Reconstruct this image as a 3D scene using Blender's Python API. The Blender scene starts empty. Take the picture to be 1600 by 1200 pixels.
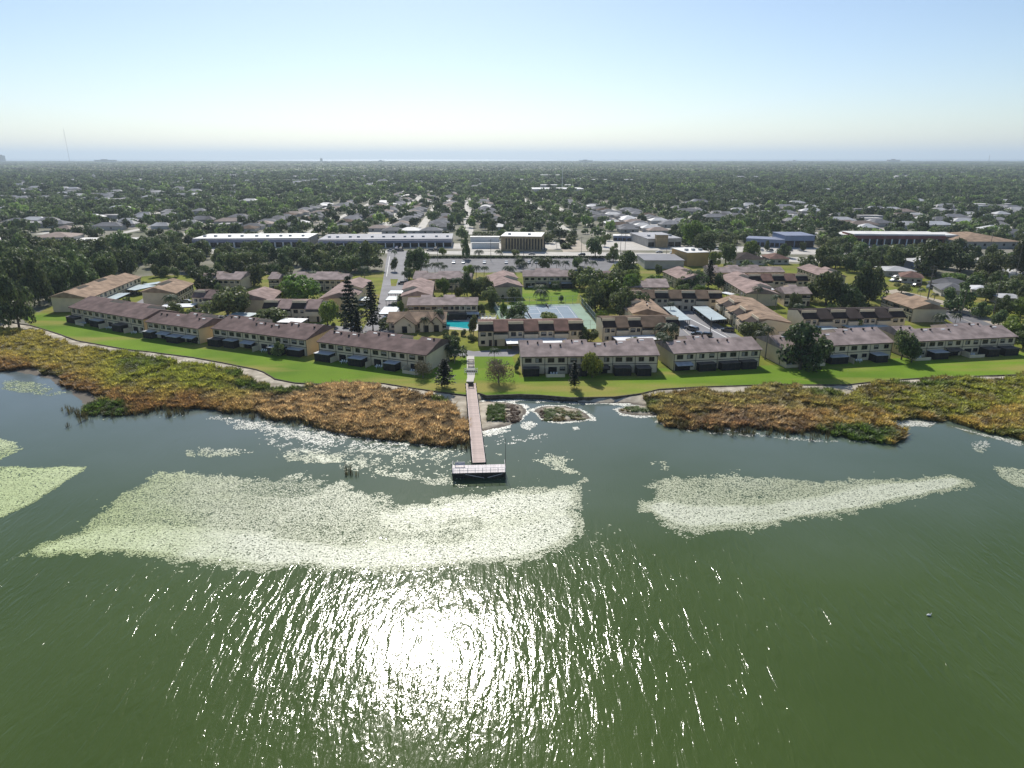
import bpy, math, random
import numpy as np
from mathutils import Vector, Matrix

R = math.radians
random.seed(7)
rng = np.random.default_rng(7)
S = bpy.context.scene
COL = S.collection

# ---------------------------------------------------------------- camera, sky, sun, exposure
CAM_H, PITCH, FPX = 60.0, 18.35, 1067.0
cd = bpy.data.cameras.new('camera'); cam = bpy.data.objects.new('camera', cd); COL.objects.link(cam)
cam.location = (0, 0, CAM_H); cam.rotation_euler = (R(90 - PITCH), 0, 0)
cd.sensor_width = 36; cd.lens = 36 * FPX / 1600; cd.clip_start = 1; cd.clip_end = 90000
S.camera = cam
SUN_EL, SUN_AZ = 39.5, -8.5          # azimuth from +Y, towards +X positive
w = bpy.data.worlds.new('World'); S.world = w; w.use_nodes = True
nt = w.node_tree; bg = nt.nodes['Background']
sk = nt.nodes.new('ShaderNodeTexSky'); sk.sky_type = 'NISHITA'; sk.sun_disc = False
sk.sun_elevation = R(SUN_EL); sk.sun_rotation = R(SUN_AZ); sk.air_density = 0.9; sk.dust_density = 0.45; sk.ozone_density = 2.4
nt.links.new(sk.outputs[0], bg.inputs[0]); bg.inputs[1].default_value = 0.099
sl = bpy.data.lights.new('sun', 'SUN'); sl.energy = 4.5; sl.angle = R(0.55); sl.color = (1, .95, .87)
so = bpy.data.objects.new('sun', sl); COL.objects.link(so)
sd = Vector((math.sin(R(SUN_AZ)) * math.cos(R(SUN_EL)), math.cos(R(SUN_AZ)) * math.cos(R(SUN_EL)), math.sin(R(SUN_EL))))
so.rotation_euler = sd.to_track_quat('Z', 'Y').to_euler()
S.view_settings.view_transform = 'Standard'; S.view_settings.look = 'None'
S.view_settings.exposure = 0.22; S.view_settings.gamma = 1
S.cycles.max_bounces = 5; S.cycles.diffuse_bounces = 3; S.cycles.glossy_bounces = 2
S.cycles.transmission_bounces = 2; S.cycles.volume_bounces = 0; S.cycles.transparent_max_bounces = 6
S.cycles.sample_clamp_direct = 0; S.cycles.sample_clamp_indirect = 4

# ---------------------------------------------------------------- ground finding
_cp, _sp = math.cos(R(PITCH)), math.sin(R(PITCH))
LAND = 1.2
def G(px, py, z=LAND):
    """ground point (at height z) seen at photo pixel px, py (1600 x 1200)"""
    a, b = (px - 800) / FPX, (600 - py) / FPX
    d = (a, _cp + b * _sp, -_sp + b * _cp)
    t = (z - CAM_H) / d[2]
    return (a * t, d[1] * t)
def PX(x, y, z=LAND):
    """photo pixel of a world point (arrays welcome)"""
    dz = z - CAM_H
    f = y * _cp - dz * _sp; u = y * _sp + dz * _cp
    return 800 + FPX * x / f, 600 - FPX * u / f
def in_poly(x, y, poly):
    x = np.asarray(x, float); y = np.asarray(y, float); r = np.zeros(x.shape, bool)
    n = len(poly)
    for i in range(n):
        x0, y0 = poly[i]; x1, y1 = poly[(i + 1) % n]
        if y0 == y1: continue
        c = ((y0 > y) != (y1 > y)) & (x < (x1 - x0) * (y - y0) / (y1 - y0) + x0)
        r ^= c
    return r
def poly_dist(x, y, poly, closed=True):
    x = np.asarray(x, float); y = np.asarray(y, float); d = np.full(x.shape, 1e9)
    n = len(poly)
    for i in range(n if closed else n - 1):
        x0, y0 = poly[i]; x1, y1 = poly[(i + 1) % n]
        dx, dy = x1 - x0, y1 - y0
        t = np.clip(((x - x0) * dx + (y - y0) * dy) / (dx * dx + dy * dy + 1e-9), 0, 1)
        d = np.minimum(d, np.hypot(x - x0 - t * dx, y - y0 - t * dy))
    return d
_perm = rng.random((256, 256))
def vnoise(x, y):
    xi = np.floor(x).astype(int); yi = np.floor(y).astype(int); fx = x - xi; fy = y - yi
    fx = fx * fx * (3 - 2 * fx); fy = fy * fy * (3 - 2 * fy)
    a = _perm[xi & 255, yi & 255]; b = _perm[(xi + 1) & 255, yi & 255]
    c = _perm[xi & 255, (yi + 1) & 255]; d = _perm[(xi + 1) & 255, (yi + 1) & 255]
    return (a * (1 - fx) + b * fx) * (1 - fy) + (c * (1 - fx) + d * fx) * fy
def fbm(x, y, s, o=4):
    r = 0; a = .5; t = 0
    for k in range(o):
        r = r + a * vnoise(x / s + 17 * k, y / s + 5 * k); t += a; a *= .55; s *= .47
    return r / t

# ---------------------------------------------------------------- materials
def mat(name, col, rough=.85, var=.25, scale=1.0, spec=.3, col2=None, detail=4, bump=0, metal=0, objrand=0, coords='Object'):
    m = bpy.data.materials.new(name); m.use_nodes = True; t = m.node_tree; N = t.nodes; L = t.links
    p = N['Principled BSDF']; p.inputs['Roughness'].default_value = rough; p.inputs['Metallic'].default_value = metal
    p.inputs['Specular IOR Level'].default_value = spec
    tc = N.new('ShaderNodeTexCoord') if coords == 'Object' else None
    geo = N.new('ShaderNodeNewGeometry')
    no = N.new('ShaderNodeTexNoise'); no.inputs['Scale'].default_value = scale; no.inputs['Detail'].default_value = detail
    L.new(tc.outputs['Object'] if tc else geo.outputs['Position'], no.inputs['Vector'])
    cr = N.new('ShaderNodeValToRGB'); L.new(no.outputs[0], cr.inputs[0])
    c2 = col2 or tuple(c * (1 + var) for c in col); c1 = col if col2 else tuple(c * (1 - var) for c in col)
    cr.color_ramp.elements[0].position = .33; cr.color_ramp.elements[0].color = (*c1, 1)
    cr.color_ramp.elements[1].position = .67; cr.color_ramp.elements[1].color = (*c2, 1)
    out = cr.outputs[0]
    if objrand:
        oi = N.new('ShaderNodeObjectInfo'); mr = N.new('ShaderNodeMapRange')
        mr.inputs[3].default_value = 1 - objrand; mr.inputs[4].default_value = 1 + objrand
        L.new(oi.outputs['Random'], mr.inputs[0])
        hs = N.new('ShaderNodeHueSaturation'); L.new(mr.outputs[0], hs.inputs['Value']); L.new(out, hs.inputs['Color'])
        out = hs.outputs[0]
    L.new(out, p.inputs['Base Color'])
    if bump:
        b = N.new('ShaderNodeBump'); b.inputs['Strength'].default_value = bump; b.inputs['Distance'].default_value = .1
        L.new(no.outputs[0], b.inputs['Height']); L.new(b.outputs[0], p.inputs['Normal'])
    return m
def leafmat(name, c1, c2, objrand=.25, trans=.38, instanced=False):
    m = bpy.data.materials.new(name); m.use_nodes = True; t = m.node_tree; N = t.nodes; L = t.links
    p = N['Principled BSDF']; p.inputs['Roughness'].default_value = .55; p.inputs['Specular IOR Level'].default_value = .35
    geo = N.new('ShaderNodeNewGeometry'); cr = N.new('ShaderNodeValToRGB')
    L.new(geo.outputs['Random Per Island'], cr.inputs[0])
    cr.color_ramp.elements[0].color = (*c1, 1); cr.color_ramp.elements[1].color = (*c2, 1)
    out = cr.outputs[0]
    if instanced:
        at = N.new('ShaderNodeAttribute'); at.attribute_type = 'INSTANCER'; at.attribute_name = 'tint'
        mx = N.new('ShaderNodeMix'); mx.data_type = 'RGBA'; mx.blend_type = 'MULTIPLY'; mx.inputs[0].default_value = 1
        L.new(out, mx.inputs[6]); L.new(at.outputs['Color'], mx.inputs[7]); out = mx.outputs[2]
    else:
        oi = N.new('ShaderNodeObjectInfo')
        ma = N.new('ShaderNodeMapRange'); ma.inputs[3].default_value = 1 - objrand; ma.inputs[4].default_value = 1 + objrand
        L.new(oi.outputs['Random'], ma.inputs[0])
        mh = N.new('ShaderNodeMath'); mh.operation = 'MULTIPLY_ADD'; mh.inputs[1].default_value = .05; mh.inputs[2].default_value = .475
        mf = N.new('ShaderNodeMath'); mf.operation = 'FRACT'; mm = N.new('ShaderNodeMath'); mm.operation = 'MULTIPLY'; mm.inputs[1].default_value = 7.3
        L.new(oi.outputs['Random'], mm.inputs[0]); L.new(mm.outputs[0], mf.inputs[0]); L.new(mf.outputs[0], mh.inputs[0])
        hs = N.new('ShaderNodeHueSaturation'); L.new(ma.outputs[0], hs.inputs['Value']); L.new(mh.outputs[0], hs.inputs['Hue'])
        L.new(out, hs.inputs['Color']); out = hs.outputs[0]
    L.new(out, p.inputs['Base Color'])
    tr = N.new('ShaderNodeBsdfTranslucent'); L.new(out, tr.inputs[0])
    ms = N.new('ShaderNodeMixShader'); ms.inputs[0].default_value = trans
    L.new(p.outputs[0], ms.inputs[1]); L.new(tr.outputs[0], ms.inputs[2]); L.new(ms.outputs[0], N['Material Output'].inputs[0])
    return m

M = {}
M['leaf'] = leafmat('oak_leaf', (.045, .065, .022), (.21, .265, .09))
M['leaf_dark'] = leafmat('dark_leaf', (.032, .048, .018), (.14, .18, .062))
M['leaf_bright'] = leafmat('bright_leaf', (.06, .10, .014), (.24, .33, .06))
M['leaf_yellow'] = leafmat('yellow_leaf', (.11, .13, .02), (.24, .26, .05))
M['leaf_pine'] = leafmat('conifer_leaf', (.01, .018, .008), (.03, .045, .018))
M['leaf_bare'] = leafmat('dry_twig', (.10, .085, .05), (.20, .17, .10))
M['palm_leaf'] = leafmat('palm_leaf', (.03, .055, .02), (.09, .13, .045))
M['leaf_i'] = leafmat('far_leaf', (.55, .55, .55), (1.6, 1.6, 1.6), instanced=True)
M['reed'] = leafmat('reed', (.6, .55, .55), (1.35, 1.35, 1.25), instanced=True, trans=.5)
M['bark'] = mat('bark', (.10, .08, .06), .9, .3, 3)
M['bark_pale'] = mat('pale_bark', (.25, .22, .18), .9, .2, 3)
M['wall'] = mat('cream_stucco', (.70, .585, .42), .9, .07, .4, objrand=.07)
M['wall_gold'] = mat('gold_stucco', (.72, .56, .32), .9, .06, .4)
M['trim'] = mat('brown_trim', (.05, .033, .025), .8, .2, 2)
M['window'] = mat('window_glass', (.012, .013, .018), .15, .3, 2, spec=.3)
M['blind'] = mat('window_blind', (.30, .28, .25), .7, .15, 3)
M['frame'] = mat('window_frame', (.09, .075, .06), .6, .1, 2)
M['white'] = mat('white_paint', (.78, .77, .74), .6, .06, 1)
M['screen'] = mat('dark_screen', (.015, .015, .017), .7, .4, 2)
M['screen_roof'] = mat('grey_metal_roof', (.50, .51, .53), .4, .12, .8)
M['screen_roof2'] = mat('dark_porch_roof', (.12, .10, .085), .7, .2, .8)
M['carport'] = mat('pale_blue_carport', (.42, .50, .52), .45, .1, .3)
M['carport_w'] = mat('white_carport', (.72, .73, .73), .45, .1, .3)
for k, c in dict(maroon=(.175, .122, .110), mauve=(.33, .262, .24), pink=(.31, .225, .20), tan=(.32, .225, .155),
                 brown=(.13, .09, .062), darkbrown=(.045, .033, .030), redbrown=(.17, .10, .08)).items():
    M['roof_' + k] = mat(k + '_shingle', c, 0.95, .30, .35, spec=.15, detail=14, bump=.25, objrand=.09)
M['hroof_grey'] = mat('grey_house_roof', (.17, .17, .18), .9, .15, .3, objrand=.3)
M['hroof_white'] = mat('white_house_roof', (.50, .50, .50), .6, .1, .3, objrand=.15)
M['hroof_tan'] = mat('tan_house_roof', (.24, .18, .15), .8, .15, .3, objrand=.2)
M['hwall'] = mat('house_wall', (.45, .42, .38), .9, .1, .3, objrand=.25)
M['asphalt'] = mat('asphalt', (.145, .142, .15), .85, .2, .15, coords='W', detail=8)
M['lot'] = mat('worn_asphalt', (.22, .215, .225), .85, .15, .1, coords='W', detail=8)
M['concrete'] = mat('concrete', (.50, .47, .42), .85, .12, .2, coords='W', detail=8)
M['sandroad'] = mat('sandy_road', (.42, .36, .28), .9, .18, .1, coords='W', detail=8)
M['paint'] = mat('white_line_paint', (.7, .7, .68), .7, .1, 1)
M['trunkgrey'] = mat('grey_wood_pole', (.16, .14, .12), .85, .2, 2)
M['steel'] = mat('galvanised_steel', (.35, .36, .37), .4, .1, 2)
M['tyre'] = mat('tyre_rubber', (.02, .02, .02), .8, .2, 5)

# ---------------------------------------------------------------- mesh building
class MB:
    def __init__(s): s.v = []; s.f = []; s.mi = []
    def add(s, vs, fs, m=0):
        o = len(s.v); s.v += [tuple(q) for q in vs]; s.f += [tuple(i + o for i in f) for f in fs]; s.mi += [m] * len(fs); return s
    def box(s, x0, x1, y0, y1, z0, z1, m=0):
        return s.add([(x0, y0, z0), (x1, y0, z0), (x1, y1, z0), (x0, y1, z0), (x0, y0, z1), (x1, y0, z1), (x1, y1, z1), (x0, y1, z1)],
                     [(0, 3, 2, 1), (4, 5, 6, 7), (0, 1, 5, 4), (1, 2, 6, 5), (2, 3, 7, 6), (3, 0, 4, 7)], m)
    def prism_x(s, prof, x0, x1, m=0):
        """(y,z) outline, counter-clockwise seen from +x, run from x0 to x1"""
        n = len(prof)
        return s.add([(x0, *q) for q in prof] + [(x1, *q) for q in prof],
                     [tuple(range(n - 1, -1, -1)), tuple(range(n, 2 * n))] + [(i, (i + 1) % n, n + (i + 1) % n, n + i) for i in range(n)], m)
    def prism_y(s, prof, y0, y1, m=0):
        n = len(prof)
        return s.add([(q[0], y0, q[1]) for q in prof] + [(q[0], y1, q[1]) for q in prof],
                     [tuple(range(n)), tuple(range(2 * n - 1, n - 1, -1))] + [((i + 1) % n, i, n + i, n + (i + 1) % n) for i in range(n)], m)
    def prism_z(s, prof, z0, z1, m=0):
        n = len(prof)
        return s.add([(*q, z0) for q in prof] + [(*q, z1) for q in prof],
                     [tuple(range(n - 1, -1, -1)), tuple(range(n, 2 * n))] + [(i, (i + 1) % n, n + (i + 1) % n, n + i) for i in range(n)], m)
    def tube(s, pts, rad, n=6, m=0):
        pts = [Vector(p) for p in pts]; rad = rad if isinstance(rad, (list, tuple)) else [rad] * len(pts)
        vs = []; fs = []
        for i, p in enumerate(pts):
            d = (pts[min(i + 1, len(pts) - 1)] - pts[max(i - 1, 0)]).normalized()
            a = d.cross(Vector((0, 0, 1))) if abs(d.z) < .9 else d.cross(Vector((1, 0, 0)))
            a.normalize(); b = d.cross(a)
            for k in range(n):
                t = 2 * math.pi * k / n
                vs.append(p + a * math.cos(t) * rad[i] + b * math.sin(t) * rad[i])
        for i in range(len(pts) - 1):
            for k in range(n):
                fs.append((i * n + k, i * n + (k + 1) % n, (i + 1) * n + (k + 1) % n, (i + 1) * n + k))
        fs += [tuple(range(n - 1, -1, -1)), tuple(range(len(vs) - n, len(vs)))]
        return s.add(vs, fs, m)
    def mesh(s, name, mats):
        me = bpy.data.meshes.new(name); me.from_pydata(s.v, [], s.f)
        for m in (mats if isinstance(mats, (list, tuple)) else [mats]): me.materials.append(m)
        if any(s.mi): me.polygons.foreach_set('material_index', s.mi)
        me.update(); return me
    def build(s, name, mats, parent=None, kind=None):
        return link(name, s.mesh(name, mats), parent, kind)
def link(name, me, parent=None, kind=None):
    o = bpy.data.objects.new(name, me); COL.objects.link(o)
    if parent: o.parent = parent
    if kind: o['kind'] = kind
    return o
def tag(o, label, cat, group=None, kind=None):
    if label: o['label'] = label
    o['category'] = cat
    if group: o['group'] = group
    if kind: o['kind'] = kind
    return o
def thing(name, label, cat, loc=(0, 0, 0), rz=0, group=None):
    o = bpy.data.objects.new(name, None); COL.objects.link(o); o.location = loc; o.rotation_euler = (0, 0, rz)
    o.empty_display_size = 1
    return tag(o, label, cat, group)
def copy_tree(o, parent=None):
    c = o.copy(); COL.objects.link(c)
    if parent: c.parent = parent
    for ch in KIDS.get(o.name, []): 
        copy_tree(ch, c)
    return c
KIDS = {}
def note_kids():
    KIDS.clear()
    for o in bpy.data.objects:
        if o.parent: KIDS.setdefault(o.parent.name, []).append(o)
def npmesh(name, verts, faces, mats, cols=None):
    """verts (n,3), faces (m,k) all with the same k"""
    me = bpy.data.meshes.new(name); verts = np.asarray(verts, np.float32); faces = np.asarray(faces, np.int32)
    me.vertices.add(len(verts)); me.vertices.foreach_set('co', verts.ravel())
    nf, k = faces.shape
    me.loops.add(nf * k); me.loops.foreach_set('vertex_index', faces.ravel())
    me.polygons.add(nf); me.polygons.foreach_set('loop_start', np.arange(nf, dtype=np.int32) * k)
    me.polygons.foreach_set('loop_total', np.full(nf, k, np.int32))
    for m in (mats if isinstance(mats, (list, tuple)) else [mats]): me.materials.append(m)
    me.update(calc_edges=True)
    if cols is not None:
        a = me.attributes.new('tint', 'FLOAT_COLOR', 'POINT'); a.data.foreach_set('color', np.asarray(cols, np.float32).ravel())
    return me
def sheet(name, poly_px, z, m, world=False, label=None, kind='structure'):
    from mathutils.geometry import tessellate_polygon
    pts = [(p if world else G(p[0], p[1], z)) for p in poly_px]
    tris = tessellate_polygon([[Vector((x, y, 0)) for x, y in pts]])
    ar = sum(pts[i][0] * pts[(i + 1) % len(pts)][1] - pts[(i + 1) % len(pts)][0] * pts[i][1] for i in range(len(pts)))
    mb = MB(); fs = []
    for t in tris:
        a, b, c = [pts[i] for i in t]
        cr = (b[0] - a[0]) * (c[1] - a[1]) - (b[1] - a[1]) * (c[0] - a[0])
        fs.append(tuple(t) if cr > 0 else tuple(reversed(t)))
    mb.add([(x, y, z) for x, y in pts], fs)
    return mb.build(name, m, None, kind)

def scatter(name, label, cat, variants, pts, scale, rot, tint, idx):
    """one 'stuff' object that draws its own variants on its own points"""
    vs = []; fs = []; vid = []
    mats = []
    for k, me in enumerate(variants):
        o = len(vs); vs += [tuple(v.co) for v in me.vertices]; fs += [tuple(i + o for i in p.vertices) for p in me.polygons]
        vid += [k] * len(me.vertices)
        m = me.materials[0]
    n0 = len(vs); vs += [tuple(p) for p in pts]; vid += [-1] * len(pts)
    me = bpy.data.meshes.new(name); me.from_pydata(vs, [], fs); me.materials.append(variants[0].materials[0])
    def attr(nm, ty, data, pad):
        a = me.attributes.new(nm, ty, 'POINT')
        if ty == 'INT': a.data.foreach_set('value', np.concatenate([np.zeros(n0), data]).astype(np.int32))
        elif ty == 'FLOAT': a.data.foreach_set('value', np.concatenate([np.zeros(n0), data]).astype(np.float32))
        elif ty == 'FLOAT_VECTOR': a.data.foreach_set('vector', np.concatenate([np.zeros((n0, 3)), data]).astype(np.float32).ravel())
        else: a.data.foreach_set('color', np.concatenate([np.ones((n0, 4)), data]).astype(np.float32).ravel())
    a = me.attributes.new('vid', 'INT', 'POINT'); a.data.foreach_set('value', np.array(vid, np.int32))
    attr('pick', 'INT', idx, 0); attr('rotz', 'FLOAT', rot, 0); attr('siz', 'FLOAT_VECTOR', scale, 0); attr('tint', 'FLOAT_COLOR', tint, 0)
    o = link(name, me, None, 'stuff'); tag(o, label, cat); o['kind'] = 'stuff'
    ng = bpy.data.node_groups.new(name + '_scatter', 'GeometryNodeTree')
    ng.interface.new_socket('Geometry', in_out='INPUT', socket_type='NodeSocketGeometry')
    ng.interface.new_socket('Geometry', in_out='OUTPUT', socket_type='NodeSocketGeometry')
    N = ng.nodes; L = ng.links; gi = N.new('NodeGroupInput'); go = N.new('NodeGroupOutput')
    def named(nm, ty):
        q = N.new('GeometryNodeInputNamedAttribute'); q.data_type = ty; q.inputs[0].default_value = nm; return q.outputs[0]
    vidn = named('vid', 'INT')
    def sep(val):
        c = N.new('FunctionNodeCompare'); c.data_type = 'INT'; c.operation = 'EQUAL'; c.inputs[3].default_value = val
        L.new(vidn, c.inputs[2]); s = N.new('GeometryNodeSeparateGeometry'); s.domain = 'POINT'
        L.new(gi.outputs[0], s.inputs[0]); L.new(c.outputs[0], s.inputs[1]); return s.outputs[0]
    jn = N.new('GeometryNodeJoinGeometry')
    for k in range(len(variants)):
        g2i = N.new('GeometryNodeGeometryToInstance'); L.new(sep(k), g2i.inputs[0]); L.new(g2i.outputs[0], jn.inputs[0])
    ip = N.new('GeometryNodeInstanceOnPoints'); L.new(sep(-1), ip.inputs[0]); L.new(jn.outputs[0], ip.inputs[2])
    ip.inputs[3].default_value = True; L.new(named('pick', 'INT'), ip.inputs[4])
    cx = N.new('ShaderNodeCombineXYZ'); L.new(named('rotz', 'FLOAT'), cx.inputs[2])
    e2r = N.new('FunctionNodeEulerToRotation'); L.new(cx.outputs[0], e2r.inputs[0]); L.new(e2r.outputs[0], ip.inputs[5])
    L.new(named('siz', 'FLOAT_VECTOR'), ip.inputs[6])
    L.new(ip.outputs[0], go.inputs[0])
    md = o.modifiers.new('scatter', 'NODES'); md.node_group = ng
    return o

# ================================================================ THE SETTING
# pixel lines of the photograph that bound lawn and water, laid on the ground
EDGE = [(-60, 500), (0, 502), (48, 508), (90, 521), (120, 532), (165, 540), (200, 546), (230, 549), (300, 558), (345, 566), (400, 577), (412, 581), (430, 592),
        (460, 598), (500, 600), (560, 597), (600, 599), (650, 607), (700, 614), (727, 617), (748, 614), (760, 618), (812, 616), (840, 617), (890, 621),
        (912, 621), (960, 620), (1000, 615), (1030, 608), (1100, 604), (1200, 601), (1325, 601), (1375, 595), (1450, 590), (1600, 585), (1680, 582)]
WATERLINE = [(-80, 575), (0, 576), (60, 588), (100, 606), (135, 640), (200, 640), (300, 630), (400, 640), (500, 660), (600, 675), (700, 686), (736, 684), (741, 640), (744, 630), (750, 624),
             (770, 624), (800, 623), (850, 623), (900, 627), (930, 629), (960, 628), (1000, 632), (1035, 638), (1042, 656), (1080, 664), (1200, 668),
             (1300, 674), (1395, 684), (1410, 675), (1385, 656), (1420, 652), (1480, 655), (1600, 684), (1690, 690)]
ISLES = [[(738, 628), (765, 627), (790, 629), (816, 634), (822, 646), (812, 658), (792, 666), (765, 671), (740, 676)],
         [(835, 641), (848, 635), (880, 635), (905, 640), (927, 655), (900, 657), (865, 659), (845, 653)],
         [(965, 641), (985, 634), (1010, 634), (1034, 643), (1030, 650), (995, 650), (972, 647)]]
edge_w = [G(x, y, LAND) for x, y in EDGE]
water_w = [G(x, y, 0) for x, y in WATERLINE]
isles_w = [[G(x, y, 0) for x, y in p] for p in ISLES]
edge_w = [(-400, 262)] + edge_w + [(420, 188)]
water_w = [(-420, 190)] + water_w + [(430, 128)]
land_poly = water_w + [(500, 400), (-500, 400)]
x0 = -330; nx = 441; y0 = 96; ny = 113; st = 1.5
gx, gy = np.meshgrid(x0 + st * np.arange(nx), y0 + st * np.arange(ny))
ex = np.array([p[0] for p in edge_w]); ey = np.array([p[1] for p in edge_w])
edge_y = np.interp(gx, ex, ey)
inl = in_poly(gx, gy, land_poly)
dw = poly_dist(gx, gy, water_w, False); dl = np.maximum(edge_y - gy, 0)
h = np.where(inl, 1.0 * (dw / (dw + dl + .01)) ** .7 *.0 + 1.0 * dw / (dw + dl + .01), -.10 * dw)
h = np.where(inl & (dl < .2), 1.0, h)
for ip_ in isles_w:
    ii = in_poly(gx, gy, ip_); di = poly_dist(gx, gy, ip_)
    h = np.where(ii, np.maximum(h, np.minimum(.07 + .12 * di, .5)), np.maximum(h, -.10 * di))
h = h + (fbm(gx, gy, 6) - .5) * .14 * (h > -.3)
h = np.maximum(h, -1.2)
h = np.where(gy > edge_y + 2.2, -1.4, h)
def terr(x, y):
    i = np.clip(((np.asarray(x) - x0) / st), 0, nx - 2); j = np.clip((np.asarray(y) - y0) / st, 0, ny - 2)
    i0 = i.astype(int); j0 = j.astype(int); fx = i - i0; fy = j - j0
    return (h[j0, i0] * (1 - fx) + h[j0, i0 + 1] * fx) * (1 - fy) + (h[j0 + 1, i0] * (1 - fx) + h[j0 + 1, i0 + 1] * fx) * fy
idx = np.arange(nx * ny).reshape(ny, nx)
fq = np.stack([idx[:-1, :-1], idx[:-1, 1:], idx[1:, 1:], idx[1:, :-1]], -1).reshape(-1, 4)
hv = h.reshape(-1)
fq = fq[(hv[fq].max(1) > -1.15)]
def sandmat():
    m = mat('lake_shore_sand', (.26, .22, .16), .9, .3, .35, col2=(.58, .52, .41), detail=8, coords='W')
    t = m.node_tree; N = t.nodes; L = t.links; p = N['Principled BSDF']
    geo = N.new('ShaderNodeNewGeometry'); s = N.new('ShaderNodeSeparateXYZ'); L.new(geo.outputs['Position'], s.inputs[0])
    n = N.new('ShaderNodeTexNoise'); n.inputs['Scale'].default_value = .5; n.inputs['Detail'].default_value = 6; L.new(geo.outputs['Position'], n.inputs['Vector'])
    a = N.new('ShaderNodeMath'); a.operation = 'MULTIPLY_ADD'; a.inputs[1].default_value = .30; L.new(n.outputs[0], a.inputs[0]); L.new(s.outputs[2], a.inputs[2])
    mr = N.new('ShaderNodeMapRange'); mr.inputs[1].default_value = .26; mr.inputs[2].default_value = .42; L.new(a.outputs[0], mr.inputs[0])
    mx = N.new('ShaderNodeMix'); mx.data_type = 'RGBA'; mx.inputs[6].default_value = (.13, .11, .085, 1)
    src = p.inputs['Base Color'].links[0].from_socket
    L.new(mr.outputs[0], mx.inputs[0]); L.new(src, mx.inputs[7]); L.new(mx.outputs[2], p.inputs['Base Color'])
    return m
M['sand'] = sandmat()
shore = link('sandy_shore', npmesh('sandy_shore', np.stack([gx, gy, h], -1).reshape(-1, 3), fq, M['sand']), None, 'structure')
for p_ in shore.data.polygons: p_.use_smooth = True

# ground: one sheet from the lawn edge to the coast
def groundmat():
    m = mat('suburban_ground', (.12, .13, .075), .95, .3, .02, col2=(.30, .275, .23), detail=10, coords='W', spec=.1)
    return m
M['ground'] = groundmat()
COAST = 9600.0
mb = MB(); pts = [(-16000, 262)] + edge_w + [(16000, 188)]
n = len(pts)
mb.add([(x, y, LAND) for x, y in pts] + [(x, 430, LAND) for x, y in pts] + [(-16000, COAST, LAND), (16000, COAST, LAND)],
       [(i, i + 1, n + i + 1, n + i) for i in range(n - 1)])
mb.f.append(tuple([n + i for i in range(n)] + [2 * n + 1, 2 * n])); mb.mi.append(0)
mb.build('ground', M['ground'], None, 'structure')
# eroded dark bank where the lawn drops to the sand
M['bank'] = mat('eroded_soil_bank', (.09, .075, .052), .95, .4, 1.2, coords='W')
mb = MB(); eb = []
for i in range(len(edge_w) - 1):
    a, b = edge_w[i], edge_w[i + 1]; k = max(1, int(math.hypot(b[0] - a[0], b[1] - a[1]) / 1.2))
    eb += [(a[0] + (b[0] - a[0]) * j / k, a[1] + (b[1] - a[1]) * j / k) for j in range(k)]
eb.append(edge_w[-1]); vs = []
for x, y in eb:
    q = random.uniform(-.25, .35)
    vs += [(x, y + .3, LAND + .03), (x, y - .05 - q * .3, LAND + .035), (x + q * .3, y - .30 - q, .85), (x, y - .5 - q, .5)]
fs = []
for i in range(len(eb) - 1):
    for k in range(3): a = i * 4 + k; fs.append((a, a + 1, a + 5, a + 4))
mb.add(vs, fs); mb.build('shore_bank', M['bank'], None, 'structure')

# lawn
def lawnmat(name, c1, c2, c3, sc=.05):
    m = mat(name, c1, .95, .2, sc, col2=c2, detail=6, coords='W', spec=.1)
    t = m.node_tree; N = t.nodes; L = t.links; p = N['Principled BSDF']
    geo = N.new('ShaderNodeNewGeometry')
    mp = N.new('ShaderNodeMapping'); mp.inputs['Scale'].default_value = (.25, 1, 1); L.new(geo.outputs['Position'], mp.inputs[0])
    n = N.new('ShaderNodeTexNoise'); n.inputs['Scale'].default_value = .09; n.inputs['Detail'].default_value = 5; L.new(mp.outputs[0], n.inputs['Vector'])
    mr = N.new('ShaderNodeMapRange'); mr.inputs[1].default_value = .48; mr.inputs[2].default_value = .64; L.new(n.outputs[0], mr.inputs[0])
    mx = N.new('ShaderNodeMix'); mx.data_type = 'RGBA'; mx.inputs[7].default_value = (*c3, 1)
    src = p.inputs['Base Color'].links[0].from_socket
    L.new(mr.outputs[0], mx.inputs[0]); L.new(src, mx.inputs[6])
    n2 = N.new('ShaderNodeTexNoise'); n2.inputs['Scale'].default_value = 2.5; n2.inputs['Detail'].default_value = 3; L.new(geo.outputs['Position'], n2.inputs['Vector'])
    m2 = N.new('ShaderNodeMapRange'); m2.inputs[3].default_value = .7; m2.inputs[4].default_value = 1.3; L.new(n2.outputs[0], m2.inputs[0])
    hs = N.new('ShaderNodeHueSaturation'); L.new(m2.outputs[0], hs.inputs['Value']); L.new(mx.outputs[2], hs.inputs['Color'])
    L.new(hs.outputs[0], p.inputs['Base Color'])
    return m
M['lawn'] = lawnmat('lake_lawn', (.10, .185, .012), (.17, .27, .02), (.27, .25, .06))
M['turf'] = lawnmat('courtyard_grass', (.11, .14, .015), (.21, .23, .03), (.24, .21, .06), .12)
M['dirtgrass'] = lawnmat('thin_grass', (.07, .08, .03), (.16, .15, .07), (.25, .22, .15), .05)
cy = (262, 188)
LAWN_BACK = [(1680, 545), (1595, 545), (1400, 560), (1215, 570), (1050, 580), (1040, 575), (812, 590), (800, 556), (730, 556), (680, 575), (480, 545), (330, 530), (220, 510), (96, 494), (60, 488), (20, 488)]
sheet('lawn', [(x, y) for x, y in EDGE[2:]] + LAWN_BACK, LAND + .004, M['lawn'])
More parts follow.
